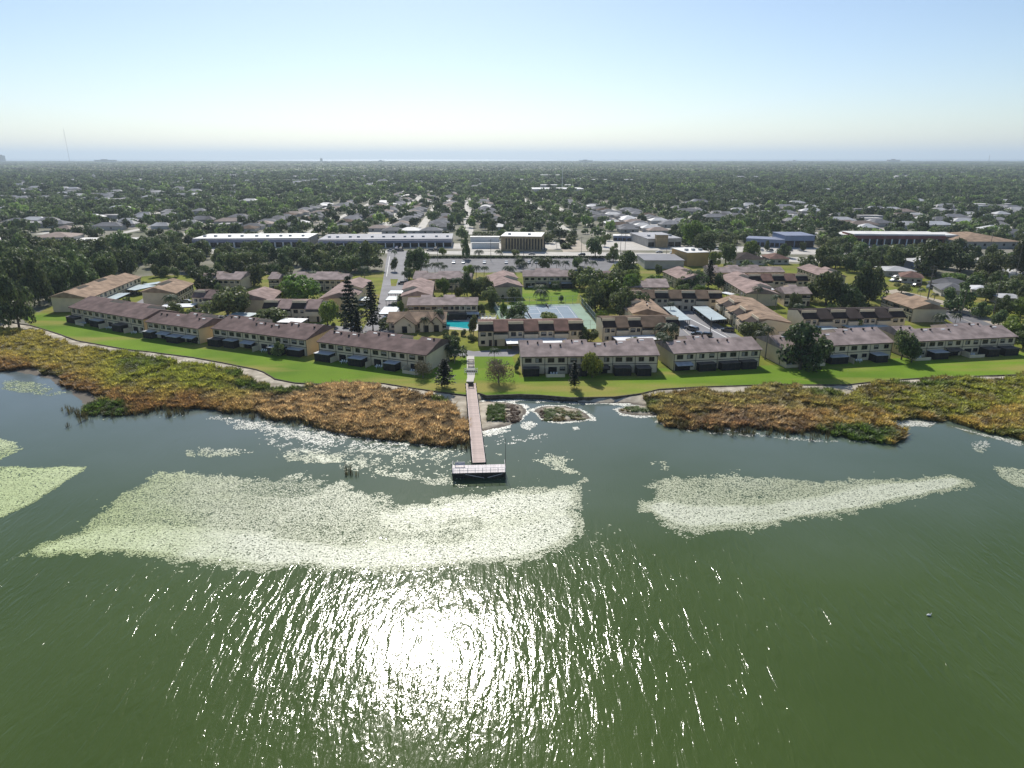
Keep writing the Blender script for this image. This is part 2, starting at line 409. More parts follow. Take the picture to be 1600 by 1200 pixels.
TURF = [(60, 489), (96, 494), (220, 510), (330, 530), (480, 545), (680, 575), (730, 556), (800, 556), (812, 590), (1040, 575), (1050, 580), (1215, 570), (1400, 560), (1595, 545), (1700, 545),
        (1700, 500), (1500, 440), (1320, 412), (1000, 412), (700, 416), (560, 428), (240, 430), (150, 440)]
sheet('grass_courtyards', TURF, LAND + .003, M['turf'])
# paved surfaces
Z1, Z2, Z3 = LAND + .008, LAND + .012, LAND + .016
sheet('boulevard', [(560, 387), (1110, 392), (1500, 404), (1640, 420), (1640, 408), (1500, 393), (1110, 384), (560, 379)], Z1, M['concrete'])
sheet('boulevard', [(960, 413), (1100, 404), (1320, 412), (1320, 405), (1110, 396), (560, 391), (560, 395), (960, 402)], Z1, M['concrete'])
sheet('shopping_car_park', [(290, 397), (560, 395), (560, 384), (300, 386)], Z2, M['concrete'])
sheet('car_park', [(655, 426), (950, 424), (965, 403), (655, 403)], Z2, M['asphalt'])
sheet('entrance_road', [(606, 392), (638, 392), (636, 428), (640, 450), (628, 500), (620, 522), (572, 530), (566, 515), (590, 480), (598, 440)], Z2, M['lot'])
sheet('estate_road', [(190, 486), (262, 444), (285, 444), (238, 484), (340, 492), (420, 500), (520, 508), (572, 516), (700, 541), (740, 549), (800, 545), (800, 540), (960, 536), (1046, 524),
                      (1046, 538), (960, 548), (815, 549), (800, 557), (728, 557), (700, 556), (540, 530), (420, 512), (330, 506), (232, 496)], Z1, M['lot'])
sheet('parking_court', [(1040, 478), (1075, 480), (1165, 530), (1165, 545), (1100, 545), (1046, 520), (1030, 500)], Z2, M['lot'])
sheet('parking_court', [(1255, 514), (1395, 512), (1400, 530), (1255, 538)], Z2, M['lot'])
sheet('side_street', [(1455, 484), (1480, 479), (1575, 517), (1530, 530)], Z2, M['asphalt'])
sheet('sandy_street', [(1375, 455), (1400, 452), (1495, 475), (1600, 520), (1600, 535), (1480, 478)], Z1, M['sandroad'])
sheet('footpath', [(729, 556), (741, 556), (742, 590), (730, 590)], Z2, M['concrete'])
sheet('grass_median', [(610, 436), (622, 436), (619, 447), (611, 447)], Z3, M['turf'])
sheet('school_field', [(795, 476), (900, 474), (905, 452), (815, 450)], Z1, M['lawn'])
def strips(pxs, z, m, name='road_line'):
    for (a, b, wd) in pxs:
        A = Vector((*G(*a, z), 0)); B = Vector((*G(*b, z), 0)); d = (B - A).normalized(); nrm = Vector((-d.y, d.x, 0)) * wd / 2
        MB().add([(*(A - nrm)[:2], z), (*(B - nrm)[:2], z), (*(B + nrm)[:2], z), (*(A + nrm)[:2], z)], [(0, 1, 2, 3)]).build(name, m, None, 'structure')
strips([((601, 444), (634, 444), .3), ((609, 400), (604, 432), .25), ((1057, 487), (1150, 535), .5)], Z3, M['paint'])
strips([((600 + i * 6, 384 + 0), (602 + i * 6, 381), .2) for i in range(8)], Z3, M['paint'])
# kerbs of the parking courts (real steps)
def kerb(a, b, wd=.3):
    A = Vector((*G(*a), 0)); B = Vector((*G(*b), 0)); L_ = (B - A).length
    o = MB().box(0, L_, -wd / 2, wd / 2, 0, .14).build('kerb', M['concrete'], None, 'structure')
    o.location = (A.x, A.y, LAND); o.rotation_euler = (0, 0, math.atan2(B.y - A.y, B.x - A.x))
for a, b in [((1078, 487), (1147, 531)), ((1064, 512), (1084, 530)), ((655, 427), (950, 425)), ((600, 498), (590, 520)), ((1475, 487), (1545, 515)), ((1450, 492), (1520, 525)), ((238, 486), (338, 494))]:
    kerb(a, b)
# backstreets running inland
HX = -.063
def street(xpx, wid, y1, y2, m='concrete', name='back_street'):
    x, y = G(xpx, 350)
    pts = [(x + (yy - y) * HX + s * wid / 2, yy) for yy, s in ((y1, -1), (y1, 1), (y2, 1), (y2, -1))]
    sheet(name, pts, Z1, M[m], world=True)
for xp, wd in [(448, 7), (510, 6), (605, 14), (662, 7), (732, 8), (872, 7), (918, 7), (975, 7), (1020, 7), (40, 8), (150, 8), (255, 8), (350, 8), (1120, 8), (1210, 8), (1330, 8), (1440, 8), (1540, 8)]: street(xp, wd, 560, 1900)
sheet('side_avenue', [(868, 366), (892, 366), (925, 392), (880, 394)], Z2, M['sandroad'])
sheet('vacant_lot', [(595, 347), (618, 347), (612, 320), (600, 320)], Z2, M['turf'])
sheet('white_car_park', [(843, 389), (895, 389), (880, 374), (845, 374)], Z2, M['concrete'])
sheet('white_car_park', [(735, 392), (782, 392), (782, 376), (735, 376)], Z2, M['concrete'])
sheet('white_car_park', [(940, 390), (1010, 390), (1000, 375), (945, 375)], Z2, M['concrete'])
sheet('shopping_car_park', [(1300, 396), (1500, 400), (1500, 384), (1300, 384)], Z2, M['lot'])
sheet('shopping_car_park', [(1165, 396), (1290, 398), (1290, 388), (1165, 388)], Z2, M['concrete'])

# water
def watermat():
    m = bpy.data.materials.new('lake_water'); m.use_nodes = True; t = m.node_tree; N = t.nodes; L = t.links
    p = N['Principled BSDF']; p.inputs['Roughness'].default_value = .11; p.inputs['IOR'].default_value = 1.33; p.inputs['Specular IOR Level'].default_value = .36
    geo = N.new('ShaderNodeNewGeometry')
    n0 = N.new('ShaderNodeTexNoise'); n0.inputs['Scale'].default_value = .025; n0.inputs['Detail'].default_value = 4; L.new(geo.outputs['Position'], n0.inputs['Vector'])
    cr = N.new('ShaderNodeValToRGB'); L.new(n0.outputs[0], cr.inputs[0])
    cr.color_ramp.elements[0].position = .35; cr.color_ramp.elements[0].color = (.052, .082, .018, 1)
    cr.color_ramp.elements[1].position = .65; cr.color_ramp.elements[1].color = (.066, .100, .025, 1)
    L.new(cr.outputs[0], p.inputs['Base Color'])
    def wave(sx, sy, sc, det, rz=0, dist=0):
        mp = N.new('ShaderNodeMapping'); mp.inputs['Scale'].default_value = (sx, sy, 1); mp.inputs['Rotation'].default_value = (0, 0, rz)
        L.new(geo.outputs['Position'], mp.inputs[0])
        q = N.new('ShaderNodeTexNoise'); q.inputs['Scale'].default_value = sc; q.inputs['Detail'].default_value = det
        q.inputs['Distortion'].default_value = dist; L.new(mp.outputs[0], q.inputs['Vector']); return q.outputs[0]
    a = wave(1, .24, .80, 4, R(7), .9); b = wave(1, .4, 2.6, 3, R(-8), .4)
    ad = N.new('ShaderNodeMath'); ad.operation = 'MULTIPLY_ADD'; ad.inputs[1].default_value = .22; L.new(b, ad.inputs[0]); L.new(a, ad.inputs[2])
    bp = N.new('ShaderNodeBump'); bp.inputs['Strength'].default_value = 1; bp.inputs['Distance'].default_value = WAVE; L.new(ad.outputs[0], bp.inputs['Height'])
    # the weed mats and the shore shelter the water behind them: waves die away with distance inland
    sx = N.new('ShaderNodeSeparateXYZ'); L.new(geo.outputs['Position'], sx.inputs[0])
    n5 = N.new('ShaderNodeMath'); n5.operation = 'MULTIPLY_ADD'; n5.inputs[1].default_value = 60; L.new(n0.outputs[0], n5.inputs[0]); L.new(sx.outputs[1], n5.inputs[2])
    lee = N.new('ShaderNodeMapRange'); lee.inputs[1].default_value = 116; lee.inputs[2].default_value = 150; lee.inputs[3].default_value = WAVE; lee.inputs[4].default_value = WAVE * .22
    L.new(n5.outputs[0], lee.inputs[0])
    gust = N.new('ShaderNodeTexNoise'); gust.inputs['Scale'].default_value = .06; gust.inputs['Detail'].default_value = 5; L.new(geo.outputs['Position'], gust.inputs['Vector'])
    gm = N.new('ShaderNodeMapRange'); gm.inputs[1].default_value = .3; gm.inputs[2].default_value = .7; gm.inputs[3].default_value = .55; gm.inputs[4].default_value = 1.35; L.new(gust.outputs[0], gm.inputs[0])
    gx_ = N.new('ShaderNodeMath'); gx_.operation = 'MULTIPLY'; L.new(lee.outputs[0], gx_.inputs[0]); L.new(gm.outputs[0], gx_.inputs[1]); L.new(gx_.outputs[0], bp.inputs['Distance'])
    # towards the shore the sky's pale grey reflection is painted into the base colour
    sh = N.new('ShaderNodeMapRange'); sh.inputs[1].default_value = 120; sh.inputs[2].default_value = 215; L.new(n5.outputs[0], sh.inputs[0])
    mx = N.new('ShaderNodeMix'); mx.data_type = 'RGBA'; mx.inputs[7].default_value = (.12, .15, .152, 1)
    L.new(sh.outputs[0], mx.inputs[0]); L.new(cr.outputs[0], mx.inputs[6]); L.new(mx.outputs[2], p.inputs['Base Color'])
    L.new(bp.outputs[0], p.inputs['Normal'])
    return m
WAVE = .17
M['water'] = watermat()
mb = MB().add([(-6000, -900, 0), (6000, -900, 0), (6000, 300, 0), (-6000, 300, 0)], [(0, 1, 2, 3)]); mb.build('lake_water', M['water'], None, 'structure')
M['sea'] = mat('sea_water', (.03, .09, .15), .35, .1, .001, coords='W', spec=.5)
mb = MB().add([(-38000, COAST - 200, .2), (38000, COAST - 200, .2), (38000, 42000, .2), (-38000, 42000, .2)], [(0, 1, 2, 3)]); mb.build('sea', M['sea'], None, 'structure')
# haze
mz = bpy.data.materials.new('haze_air'); mz.use_nodes = True; N = mz.node_tree.nodes; N.remove(N['Principled BSDF'])
pv = N.new('ShaderNodeVolumePrincipled'); pv.inputs['Color'].default_value = (.74, .88, 1, 1); pv.inputs['Density'].default_value = HAZE if 'HAZE' in globals() else 8.5e-5
pv.inputs['Anisotropy'].default_value = .25
mz.node_tree.links.new(pv.outputs[0], N['Material Output'].inputs['Volume'])
hz = MB().box(-39000, 39000, -1200, 43000, -3, 330).build('haze', mz, None, 'stuff'); tag(hz, 'thin pale haze lying over the town and the far coast', 'haze'); hz['kind'] = 'stuff'
# ================================================================ BUILDINGS
FOOT = []          # footprints (world polygons) kept free of random trees
NAMED = []         # (x, y, short name) landmarks for tree labels
def frame_of(P0, P1):
    P0 = Vector(P0); P1 = Vector(P1); u = (P1 - P0); Ln = u.length; return P0, Ln, math.atan2(u.y, u.x)
_wm = {}
def window_mesh(wd, ht, kind=0):
    k = (round(wd, 2), round(ht, 2), kind)
    if k not in _wm:
        g = MB().box(0, wd, -.05, .05, 0, ht)
        if kind == 1: g.box(.04, wd - .04, -.075, -.052, ht * .45, ht - .04, 1)
        if kind == 2: g.box(.04, wd * .5, -.075, -.052, .04, ht - .04, 1)
        g = g.mesh('window', [M['window'], M['blind']])
        f = MB(); t = .09
        f.box(-t, wd + t, -.09, .04, -t, 0).box(-t, wd + t, -.09, .04, ht, ht + t).box(-t, 0, -.09, .04, 0, ht).box(wd, wd + t, -.09, .04, 0, ht).box(wd / 2 - .03, wd / 2 + .03, -.08, -.04, 0, ht)
        _wm[k] = (g, f.mesh('frame', M['frame']))
    return _wm[k]
def window(parent, a, b, z, wd, ht, frame=True, rz=0):
    g, f = window_mesh(wd, ht, random.choice((0, 0, 0, 1, 1, 2)))
    o = link('window', g, parent); o.location = (a, b, z); o.rotation_euler = (0, 0, rz)
    if frame: q = link('frame', f, o)
    return o
_pm = {}
def patio(root, a, kind, rnd):
    """back porch of one unit, standing in front of the wall (towards -y)"""
    if kind == 'screen' or kind == 'screen2':
        key = kind
        if key not in _pm:
            b = MB()
            b.box(0, 5.2, -3.2, -.02, 0, 2.25)
            r = MB(); r.box(-.15, 5.35, -3.45, -.02, 2.28, 2.38)
            p = MB()
            for x in (0, 1.3, 2.6, 3.9, 5.2): p.box(x - .04, x + .04, -3.26, -3.2, 0, 2.25)
            p.box(0, 5.2, -3.25, -3.2, .9, .97)
            _pm[key] = (b.mesh('screen_room', M['screen']), r.mesh('porch_roof', M['screen_roof'] if kind == 'screen' else M['screen_roof2']), p.mesh('screen_frame', M['trim']))
        s, r, p = _pm[key]
        o = link('screen_room', s, root); o.location = (a + (rnd - .5) * .5, 0, 0); o.scale = (.72 + .36 * rnd, .7 + .42 * ((rnd * 7.3) % 1), .94 + .12 * ((rnd * 3.1) % 1))
        for me, nm in ((r, 'porch_roof'), (p, 'screen_frame')): link(nm, me, o)
    elif kind == 'awning':
        o = MB().add([(0, -.06, 2.55), (5, -.06, 2.55), (5, -2.4, 2.1), (0, -2.4, 2.1), (0, -.06, 2.47), (5, -.06, 2.47), (5, -2.4, 2.02), (0, -2.4, 2.02)],
                     [(0, 3, 2, 1), (4, 5, 6, 7), (3, 7, 6, 2), (0, 4, 7, 3), (1, 2, 6, 5), (0, 1, 5, 4)]).build('awning', M['screen_roof2'] if rnd < .5 else M['screen_roof'], root); o.location = (a, 0, 0)
        MB().box(.2, 4.8, -.3, -.05, 0, 2.0).build('glass_door', M['window'], root).location = (a, 0, 0)
    else:
        MB().box(.8, 3.2, -.12, -.02, 0, 2.05).build('glass_door', M['window'], root).location = (a, 0, 0)
        MB().box(-.1, 0, -3.3, -.02, 0, 1.7).build('privacy_wall', M['wall'], root).location = (a, 0, 0)
        if 'f' not in _pm:
            f = MB()
            for q in range(3): f.box(q * .8, q * .8 + .5, 0, .5, .38, .44).box(q * .8, q * .8 + .5, .45, .5, .45, .9).box(q * .8 + .05, q * .8 + .1, .05, .1, 0, .38).box(q * .8 + .4, q * .8 + .45, .05, .1, 0, .38)
            f.box(.3, 1.2, -1.0, -.3, .66, .72).box(.7, .8, -.7, -.6, 0, .66); _pm['f'] = f.mesh('patio_furniture', M['white'])
        link('patio_furniture', _pm['f'], root).location = (a + 1 + rnd * 1.5, -1.7, 0)
        if rnd < .5: MB().box(0, 5.2, -3.4, -3.3, 0, .95).build('patio_wall', M['wall'], root).location = (a, 0, 0)
_vm = {}
def townhouse(label, P0, P1, depth, n, roof='mauve', style='A', e=5.3, short=None, steps=None, patios=None, wall='wall', win=True, pat=None, px=True, seed=0, name='townhouse_row', gable=None):
    rd = random.Random(seed + int(P0[0] * 7))
    if px: P0, P1 = G(*P0, LAND + e), G(*P1, LAND + e)
    P0, Ln, rz = frame_of(P0, P1)
    # the given line is the roof edge; the wall stands half a metre behind it
    v = Vector((-math.sin(rz), math.cos(rz))); O = P0 + v * .55
    root = thing(name, label, 'townhouses', (O.x, O.y, LAND), rz, 'townhouse rows of the lakeside estate')
    U = Ln / n; s = .30
    top = lambda b: e + s * (b + .55)
    walls = MB(); wm = M[wall]
    if not steps:
        steps = []; lv = rd.choice((0, 2.0))
        while len(steps) < n: steps += [lv] * rd.choice((1, 1, 2)); lv = 2.0 - lv
        steps = steps[:n]
    rm = M['roof_' + roof]
    if style == 'A':
        for i in range(n):
            br = depth * .47 + steps[i % len(steps)]; zr = top(br); a0, a1 = i * U, (i + 1) * U
            zb = zr - s * (depth + .5 - br)
            g = .002
            MB().prism_x([(-.55, top(-.55) - .2), (depth + .5, zb - .2), (depth + .5, zb), (br, zr), (-.55, top(-.55))], a0 + g + (-.45 if i == 0 else 0), a1 - g + (.45 if i == n - 1 else 0)).build('roof', rm, root)
            walls.prism_x([(0, -1.0), (depth, -1.0), (depth, zb + s * .5 - .12), (br, zr - .12), (0, top(0) - .12)], a0, a1)
            # vents and skylights on the slope
            if 'v' not in _vm:
                _vm['v'] = MB().box(-.22, .22, -.22, .22, -.1, .5).mesh('roof_vent', M['trim']); _vm['s'] = MB().prism_x([(-.22, -.10), (.22, .03), (.22, .13), (-.22, 0)], -.65, .65).mesh('skylight', M['white'])
            if px and P0.y < 250:
                for q in range(2):
                    if rd.random() < .35: continue
                    bb = br - rd.uniform(.9, 2.2); o = link('roof_vent', _vm['v'], root); o.location = (a0 + U * (.3 + .45 * q), bb, top(bb))
                bb = br - 1.1
                if rd.random() < .6: o = link('skylight', _vm['s'], root); o.location = (a0 + U * .5, bb, top(bb) + .03)
        walls.build('wall', wm, root)
        MB().box(-.07, Ln + .07, -.07, 0, 2.62, 2.78).build('belt_board', M['trim'], root)
        MB().box(-.02, Ln + .02, -.62, -.57, e - .24, e - .02).build('gutter', M['trim'], root)
        for i in range(n + 1):
            a = min(max(i * U, .06), Ln - .06)
            MB().box(a - .07, a + .07, -.09, -.071, 0, e - .1).build('trim_board', M['trim'], root)
        if win:
            for i in range(n):
                two = rd.random() < .4
                for q in (.27, .73):
                    wd = 1.7 if not two else 1.35
                    window(root, (i + q) * U - wd / 2, -.02, 3.45, wd, 1.15, frame=P0.y < 300)
                if patios:
                    k = (pat[i] if pat else rd.choice(['screen', 'screen', 'screen2', 'awning', 'open']))
                    patio(root, i * U + .25, k, rd.random())
                    if k == 'open' or k == 'awning': window(root, (i + .78) * U - .7, -.02, 1.0, 1.4, 1.0, frame=True)
                elif win != 'up':
                    window(root, (i + .25) * U - .7, -.02, .9, 1.5, 1.1, frame=False)
                    MB().box((i + .65) * U, (i + .65) * U + 1, -.06, .0, 0, 2.05).build('door', M['trim'], root)
    else:   # B: alternating sloping (S) and recessed (R) bays
        walls.prism_x([(0, -1), (depth, -1), (depth, e + .5), (5.2, e + 1.85), (.2, e - .15), (0, e - .2)], 0, Ln); 
        for i in range(n):
            a0, a1 = i * U + .003, (i + 1) * U - .003
            kind = (style[1:] * 9)[i]
            if kind == 'S':
                MB().prism_x([(-1.1, e - .38), (5.2, e + 1.95), (depth + .4, e + .7), (depth + .4, e + .9), (5.2, e + 2.3), (-1.1, e - .08)], a0, a1).build('roof', rm, root)
                MB().box(a0 + .15, a1 - .15, -1.0, -.06, 2.35, 4.0).build('balcony', wm, root)
                MB().box(a0 + .2, a1 - .2, -.1, -.04, 4.02, e - .3).build('balcony_door', M['window'], root)
                for q in (.15, .85): 
                    aa = a0 + (a1 - a0) * q; MB().box(aa - .45, aa + .45, -.06, .0, 0, 2.1).build('door', M['trim'], root)
            else:
                MB().prism_x([(-.35, e - .35), (1.9, e + 1.3), (1.9, e + 1.55), (-.35, e - .05)], a0, a1).build('mansard_roof', M['roof_darkbrown'] if roof != 'maroon' else rm, root)
                MB().box(a0, a1, 1.92, 2.15, e + .2, e + 2.45).build('parapet', wm, root)
                MB().prism_x([(2.16, e + 1.0), (depth + .4, e + .7), (depth + .4, e + .92), (5.3, e + 2.2), (2.16, e + 2.05)], a0, a1).build('roof', rm, root)
                window(root, (i + .3) * U - .6, -.02, 3.35, 1.5, 1.2, frame=P0.y < 260); window(root, (i + .75) * U - .5, -.02, 3.35, 1.2, 1.2, frame=False)
                window(root, (i + .3) * U - .6, -.02, .7, 1.3, 1.2, frame=False); MB().box((i + .7) * U, (i + .7) * U + 1, -.06, .0, 0, 2.05).build('door', M['trim'], root)
            MB().box(a0 - .06, a0 + .06, -.075, -.003, 0, e - .2).build('trim_board', M['trim'], root)
        walls.build('wall', wm, root)
    if gable:
        br = depth * .47 + steps[-1]; zr = top(br); zb = zr - s * (depth + .5 - br)
        MB().prism_x([(0, -.5), (depth, -.5), (depth, zb + s * .5 - .22), (br, zr - .22), (0, top(0) - .22)], Ln + .004, Ln + .03).build('gable_wall', M[gable], root)
    u = Vector((math.cos(rz), math.sin(rz)))
    FOOT.append([tuple(O - u * 1 - v * 3.5), tuple(O + u * (Ln + 1) - v * 3.5), tuple(O + u * (Ln + 1) + v * (depth + 1)), tuple(O - u * 1 + v * (depth + 1))])
    c = O + u * Ln / 2 + v * depth / 2
    if short: NAMED.append((c.x, c.y, short))
    return root

T = townhouse
T('maroon-roofed cream townhouse row nearest the dark wood at the left end of the lawn', (107, 480), (221, 499), 14, 6, 'maroon', patios=1, short='the first lakeside row from the left', gable='wall_gold', pat=['screen2', 'open', 'screen', 'open', 'screen2', 'open'])
T('short maroon-roofed lakeside row with bright tan gable, second row from the left', (227, 502.5), (307, 513.5), 14, 4, 'maroon', patios=1, short='the second lakeside row from the left', gable='wall_gold', pat=['screen', 'awning', 'screen', 'awning'])
T('maroon-roofed lakeside row with golden end gable, third row from the left', (330, 513), (476, 531), 14, 6, 'maroon', patios=1, short='the third lakeside row from the left', gable='wall_gold', pat=['screen2', 'screen', 'awning', 'open', 'screen', 'screen'])
T('long maroon-roofed lakeside row just left of the pier path', (496, 534), (664, 555), 14, 6, 'maroon', patios=1, short='the lakeside row left of the pier', pat=['screen', 'open', 'screen', 'open', 'screen', 'open'])
T('long mauve-roofed lakeside row just right of the pier path', (816, 557.5), (1029, 555), 14, 6, 'mauve', patios=1, short='the lakeside row right of the pier', pat=['screen2', 'open', 'screen2', 'awning', 'screen2', 'screen2'], steps=[1.6, 0, 1.6, 0, .8, 2.0])
T('mauve-roofed lakeside row with closed porches in front of the angled parking court', (1055, 552.5), (1190, 546), 14, 4, 'mauve', patios=1, short='the lakeside row by the parking court', pat=['awning', 'screen2', 'screen2', 'screen2'])
T('mauve-roofed lakeside row half hidden behind the largest spreading oak', (1222, 544), (1397, 535), 14, 5, 'mauve', patios=1, short='the lakeside row behind the big oak', pat=['open', 'open', 'screen', 'open', 'screen'])
T('mauve-roofed lakeside row at the right end of the lawn', (1424, 534), (1590, 526), 14, 6, 'mauve', patios=1, short='the last lakeside row on the right', pat=['open', 'screen', 'awning', 'open', 'screen2', 'screen2'])
T('tan-roofed row running inland beside the dark wood on the left', (140, 466), (221, 433), 14, 6, 'tan', short='the tan row by the left wood')
T('tan-roofed row with plain cream gable beside the left carports', (276, 458), (303, 443), 13, 4, 'tan', short='the row by the left carports')
T('small dark-roofed row between the left carports and the large round oak', (298, 464), (332, 466), 11, 2, 'maroon', 'BRS', short='the small row left of the round oak')
T('low mauve-roofed row half buried in trees behind the large round oak', (303, 436), (374, 437), 12, 4, 'mauve', short='the buried row behind the round oak')
T('short mauve-roofed block with small gable at the end of the tree belt', (419, 436), (434, 436), 10, 2, 'mauve', short='the short block by the tree belt')
T('mauve-roofed row backed by the long dark tree belt', (453, 437), (541, 437), 12, 5, 'mauve', short='the row along the tree belt')
T('pink-roofed row seen end on, beside the round green tree and left courtyard', (426, 469), (441, 455), 14, 3, 'pink', short='the pink row of the left courtyard')
T('tan row of alternating sloped and recessed bays behind the white carport, left courtyard', (409, 481), (498, 482), 12, 4, 'pink', 'BRSRS', short='the front row of the left courtyard')
T('pink-roofed row with golden gable left of the tall pines', (532, 442), (497, 467), 13, 4, 'pink', wall='wall_gold', short='the row left of the tall pines')
T('mauve-roofed row behind the palms, next to the entrance road', (646, 435.5), (735, 436), 12, 5, 'mauve', short='the row right of the entrance road')
T('pink-roofed row running inland along the entrance road carports', (676, 461), (679, 440), 12, 4, 'pink', short='the row along the entrance road')
T('wide mauve-roofed row behind the clubhouse and pool', (637, 477), (745, 476.5), 12, 6, 'mauve', short='the row behind the pool', patios=1, pat=['awning', 'open', 'awning', 'screen2', 'screen2', 'awning'])
T('pink-roofed row end on with grey gable left of the sports field', (759, 431), (770, 448), 12.5, 4, 'pink', short='the row left of the sports field')
T('row of sloped and recessed brown bays between swimming pool and long white carport', (747, 517), (913, 515), 12, 7, 'redbrown', 'BRSRSRSR', short='the row between pool and carport')
T('dark brown row of sloped and recessed bays left of the parking court', (943, 511), (1063, 509), 12, 6, 'brown', 'BRSRSSR', short='the dark brown row by the parking court')
T('mauve-roofed row on the far side of the sports field', (818, 432), (896, 432), 13, 4, 'mauve', short='the row behind the sports field', patios=1)
T('dark brown row of bays at the far end of the parking court', (982, 465), (1130, 466), 12, 7, 'brown', 'BRSRSRSR', short='the brown row closing the parking court')
T('mauve-roofed row behind the brown bays, right of the tennis trees', (983, 449), (1045, 449), 12, 4, 'mauve', short='the row right of the tennis trees')
T('pink-roofed row running diagonally below the grey flat roof', (1035, 424), (1062, 437), 12, 3, 'pink', short='the diagonal pink row')
T('pink-roofed block peeping out behind the tennis trees', (935, 433), (963, 432), 12, 2, 'pink', short='the block behind the tennis trees')
T('tan-roofed stepped row running inland on the left side of the parking court', (1048, 493), (1014, 465), 13, 4, 'tan', short='the tan row left of the parking court')
T('pink-roofed diagonal row with windows down its left side, right half of estate', (1122, 432), (1165, 458), 13, 5, 'pink', short='the diagonal row with side windows')
T('tan stepped row running diagonally along the right side of the parking court', (1120, 469), (1172, 508), 13, 6, 'tan', 'BSRSRSR', short='the tan row right of the parking court')
T('long mauve-roofed row near the orange building at the back', (1112, 426), (1226, 425), 12, 7, 'mauve', short='the back row by the orange building')
T('reddish row of bays in front of the long back row', (1172, 438), (1264, 438), 11, 5, 'redbrown', 'BRSRSR', short='the reddish bay row at the back')
T('small mauve-roofed row left of the dark oak group', (1228, 459), (1268, 459), 12, 3, 'mauve', short='the small row left of the dark oaks')
T('pink-roofed diagonal row at the back below the right tree belt', (1245, 418), (1281, 431), 12, 4, 'pink', short='the diagonal row under the right belt')
T('long row of dark maroon bays behind the blue carport on the right', (1257, 498), (1417, 495), 12, 7, 'darkbrown', 'BRSRSRSR', short='the long maroon bay row')
T('tan-roofed diagonal row with cream gable by the side street on the right', (1376, 465), (1425, 482), 13, 5, 'tan', short='the tan row by the side street')

# clubhouse: a long gabled hall with three gabled bays towards the camera
x_, y_ = G(608, 516); x2_, _y = G(694, 516)
Lc = x2_ - x_
ch = thing('clubhouse', 'low clubhouse with pointed tan gables beside the swimming pool', 'clubhouse', (x_, y_, LAND)); NAMED.append((x_ + Lc / 2, y_, 'the clubhouse'))
MB().box(0, Lc, 0, 11, -1, 3.2).prism_x([(0, 3.2), (11, 3.2), (5.5, 5.2)], 0, Lc).build('wall', M['wall'], ch)
MB().prism_x([(-.8, 2.9), (5.5, 5.35), (11.8, 2.9), (11.8, 3.1), (5.5, 5.6), (-.8, 3.1)], -.8, Lc + .8).build('roof', M['roof_tan'], ch)
for k, (a, hw, out) in enumerate(((6.2, 3.6, 4), (13.6, 2.2, 2.5), (17.2, 2.0, 2.0))):
    zz = 5.0 + .25 * hw
    MB().prism_y([(a - hw, -1), (a + hw, -1), (a + hw, 3.0), (a, zz - .2), (a - hw, 3.0)], -out, 4).build('wall', M['wall'], ch)
    MB().prism_y([(a - hw - .7, 2.7), (a, zz - .15), (a + hw + .7, 2.7), (a + hw + .7, 2.95), (a, zz + .1), (a - hw - .7, 2.95)], -out - .6, 5.5).build('roof', M['roof_brown'], ch)
    MB().box(a - .9, a + .9, -out - .05, -out, 0, 2.4).build('door', M['window'], ch)
for a in (1.0, 10.6, 19.2): window(ch, a, -.02, 1, 1.2, 1.3)
FOOT.append([(x_ - 2, y_ - 6), (x_ + Lc + 2, y_ - 6), (x_ + Lc + 2, y_ + 13), (x_ - 2, y_ + 13)])

# ---------------------------------------------------------------- shops and offices along the boulevard
def block(name, label, cat, P0, P1, depth, h, roofm, wallm, bays=0, baym='window', fascia=None, short=None, z=0, parapet=.5, colm='white', units=0, pxz=None, par=None):
    if pxz is None: P0, P1 = G(*P0), G(*P1)
    P0, Ln, rz = frame_of(P0, P1)
    root = thing(name, label, cat, (P0.x, P0.y, LAND), rz, None)
    MB().box(0, Ln, 0, depth, -1, h).build('wall', M[wallm], root)
    MB().box(-.4, Ln + .4, -.4, depth + .4, h + .005, h + .25).build('roof', M[roofm], root)
    if par: MB().box(-.3, Ln + .3, -.8, -.42, h - .6, h + parapet).build('parapet', M[par], root)
    if fascia: MB().box(-.2, Ln + .2, -2.2, -.02, h * .60, h * .92).build('fascia', M[fascia], root)
    if bays:
        U = Ln / bays
        sh = MB().box(.35, U - .35, -.08, -.01, .2, h * .58).mesh('shop_window', M[baym]); cl = MB().box(-.35, .35, -2.1, -1.5, 0, h * .60).mesh('column', M[colm])
        for i in range(bays):
            o = link('shop_window', sh, root); o.location = (i * U, 0, 0)
            if fascia and i: q = link('column', cl, root); q.location = (i * U, 0, 0)
    if units:
        um = MB().box(-.9, .9, -.9, .9, 0, 1.1).mesh('roof_unit', M['steel'])
        for i in range(units):
            o = link('roof_unit', um, root); o.location = ((i + .5 + random.uniform(-.2, .2)) * Ln / units, depth * .35, h + .25)
    u = Vector((math.cos(rz), math.sin(rz))); v = Vector((-u.y, u.x))
    FOOT.append([tuple(P0 - u * 4 - v * 26), tuple(P0 + u * (Ln + 4) - v * 26), tuple(P0 + u * (Ln + 4) + v * (depth + 4)), tuple(P0 - u * 4 + v * (depth + 4))])
    c = P0 + u * Ln / 2
    if short: NAMED.append((c.x, c.y, short))
    return root
M['blue_fascia'] = mat('blue_fascia', (.22, .23, .31), .6, .1, .3)
M['blue_wall'] = mat('blue_painted_wall', (.22, .26, .36), .7, .1, .3)
M['tan_brick'] = mat('tan_brick_wall', (.36, .27, .16), .9, .2, .4)
M['orange_wall'] = mat('orange_stucco', (.52, .34, .14), .9, .08, .3)
M['red_wall'] = mat('dark_red_wall', (.20, .065, .055), .8, .2, .2)
M['terracotta'] = mat('terracotta_wall', (.45, .20, .11), .8, .1, .3)
M['blue_roof'] = mat('blue_metal_roof', (.17, .20, .29), .6, .12, .3)
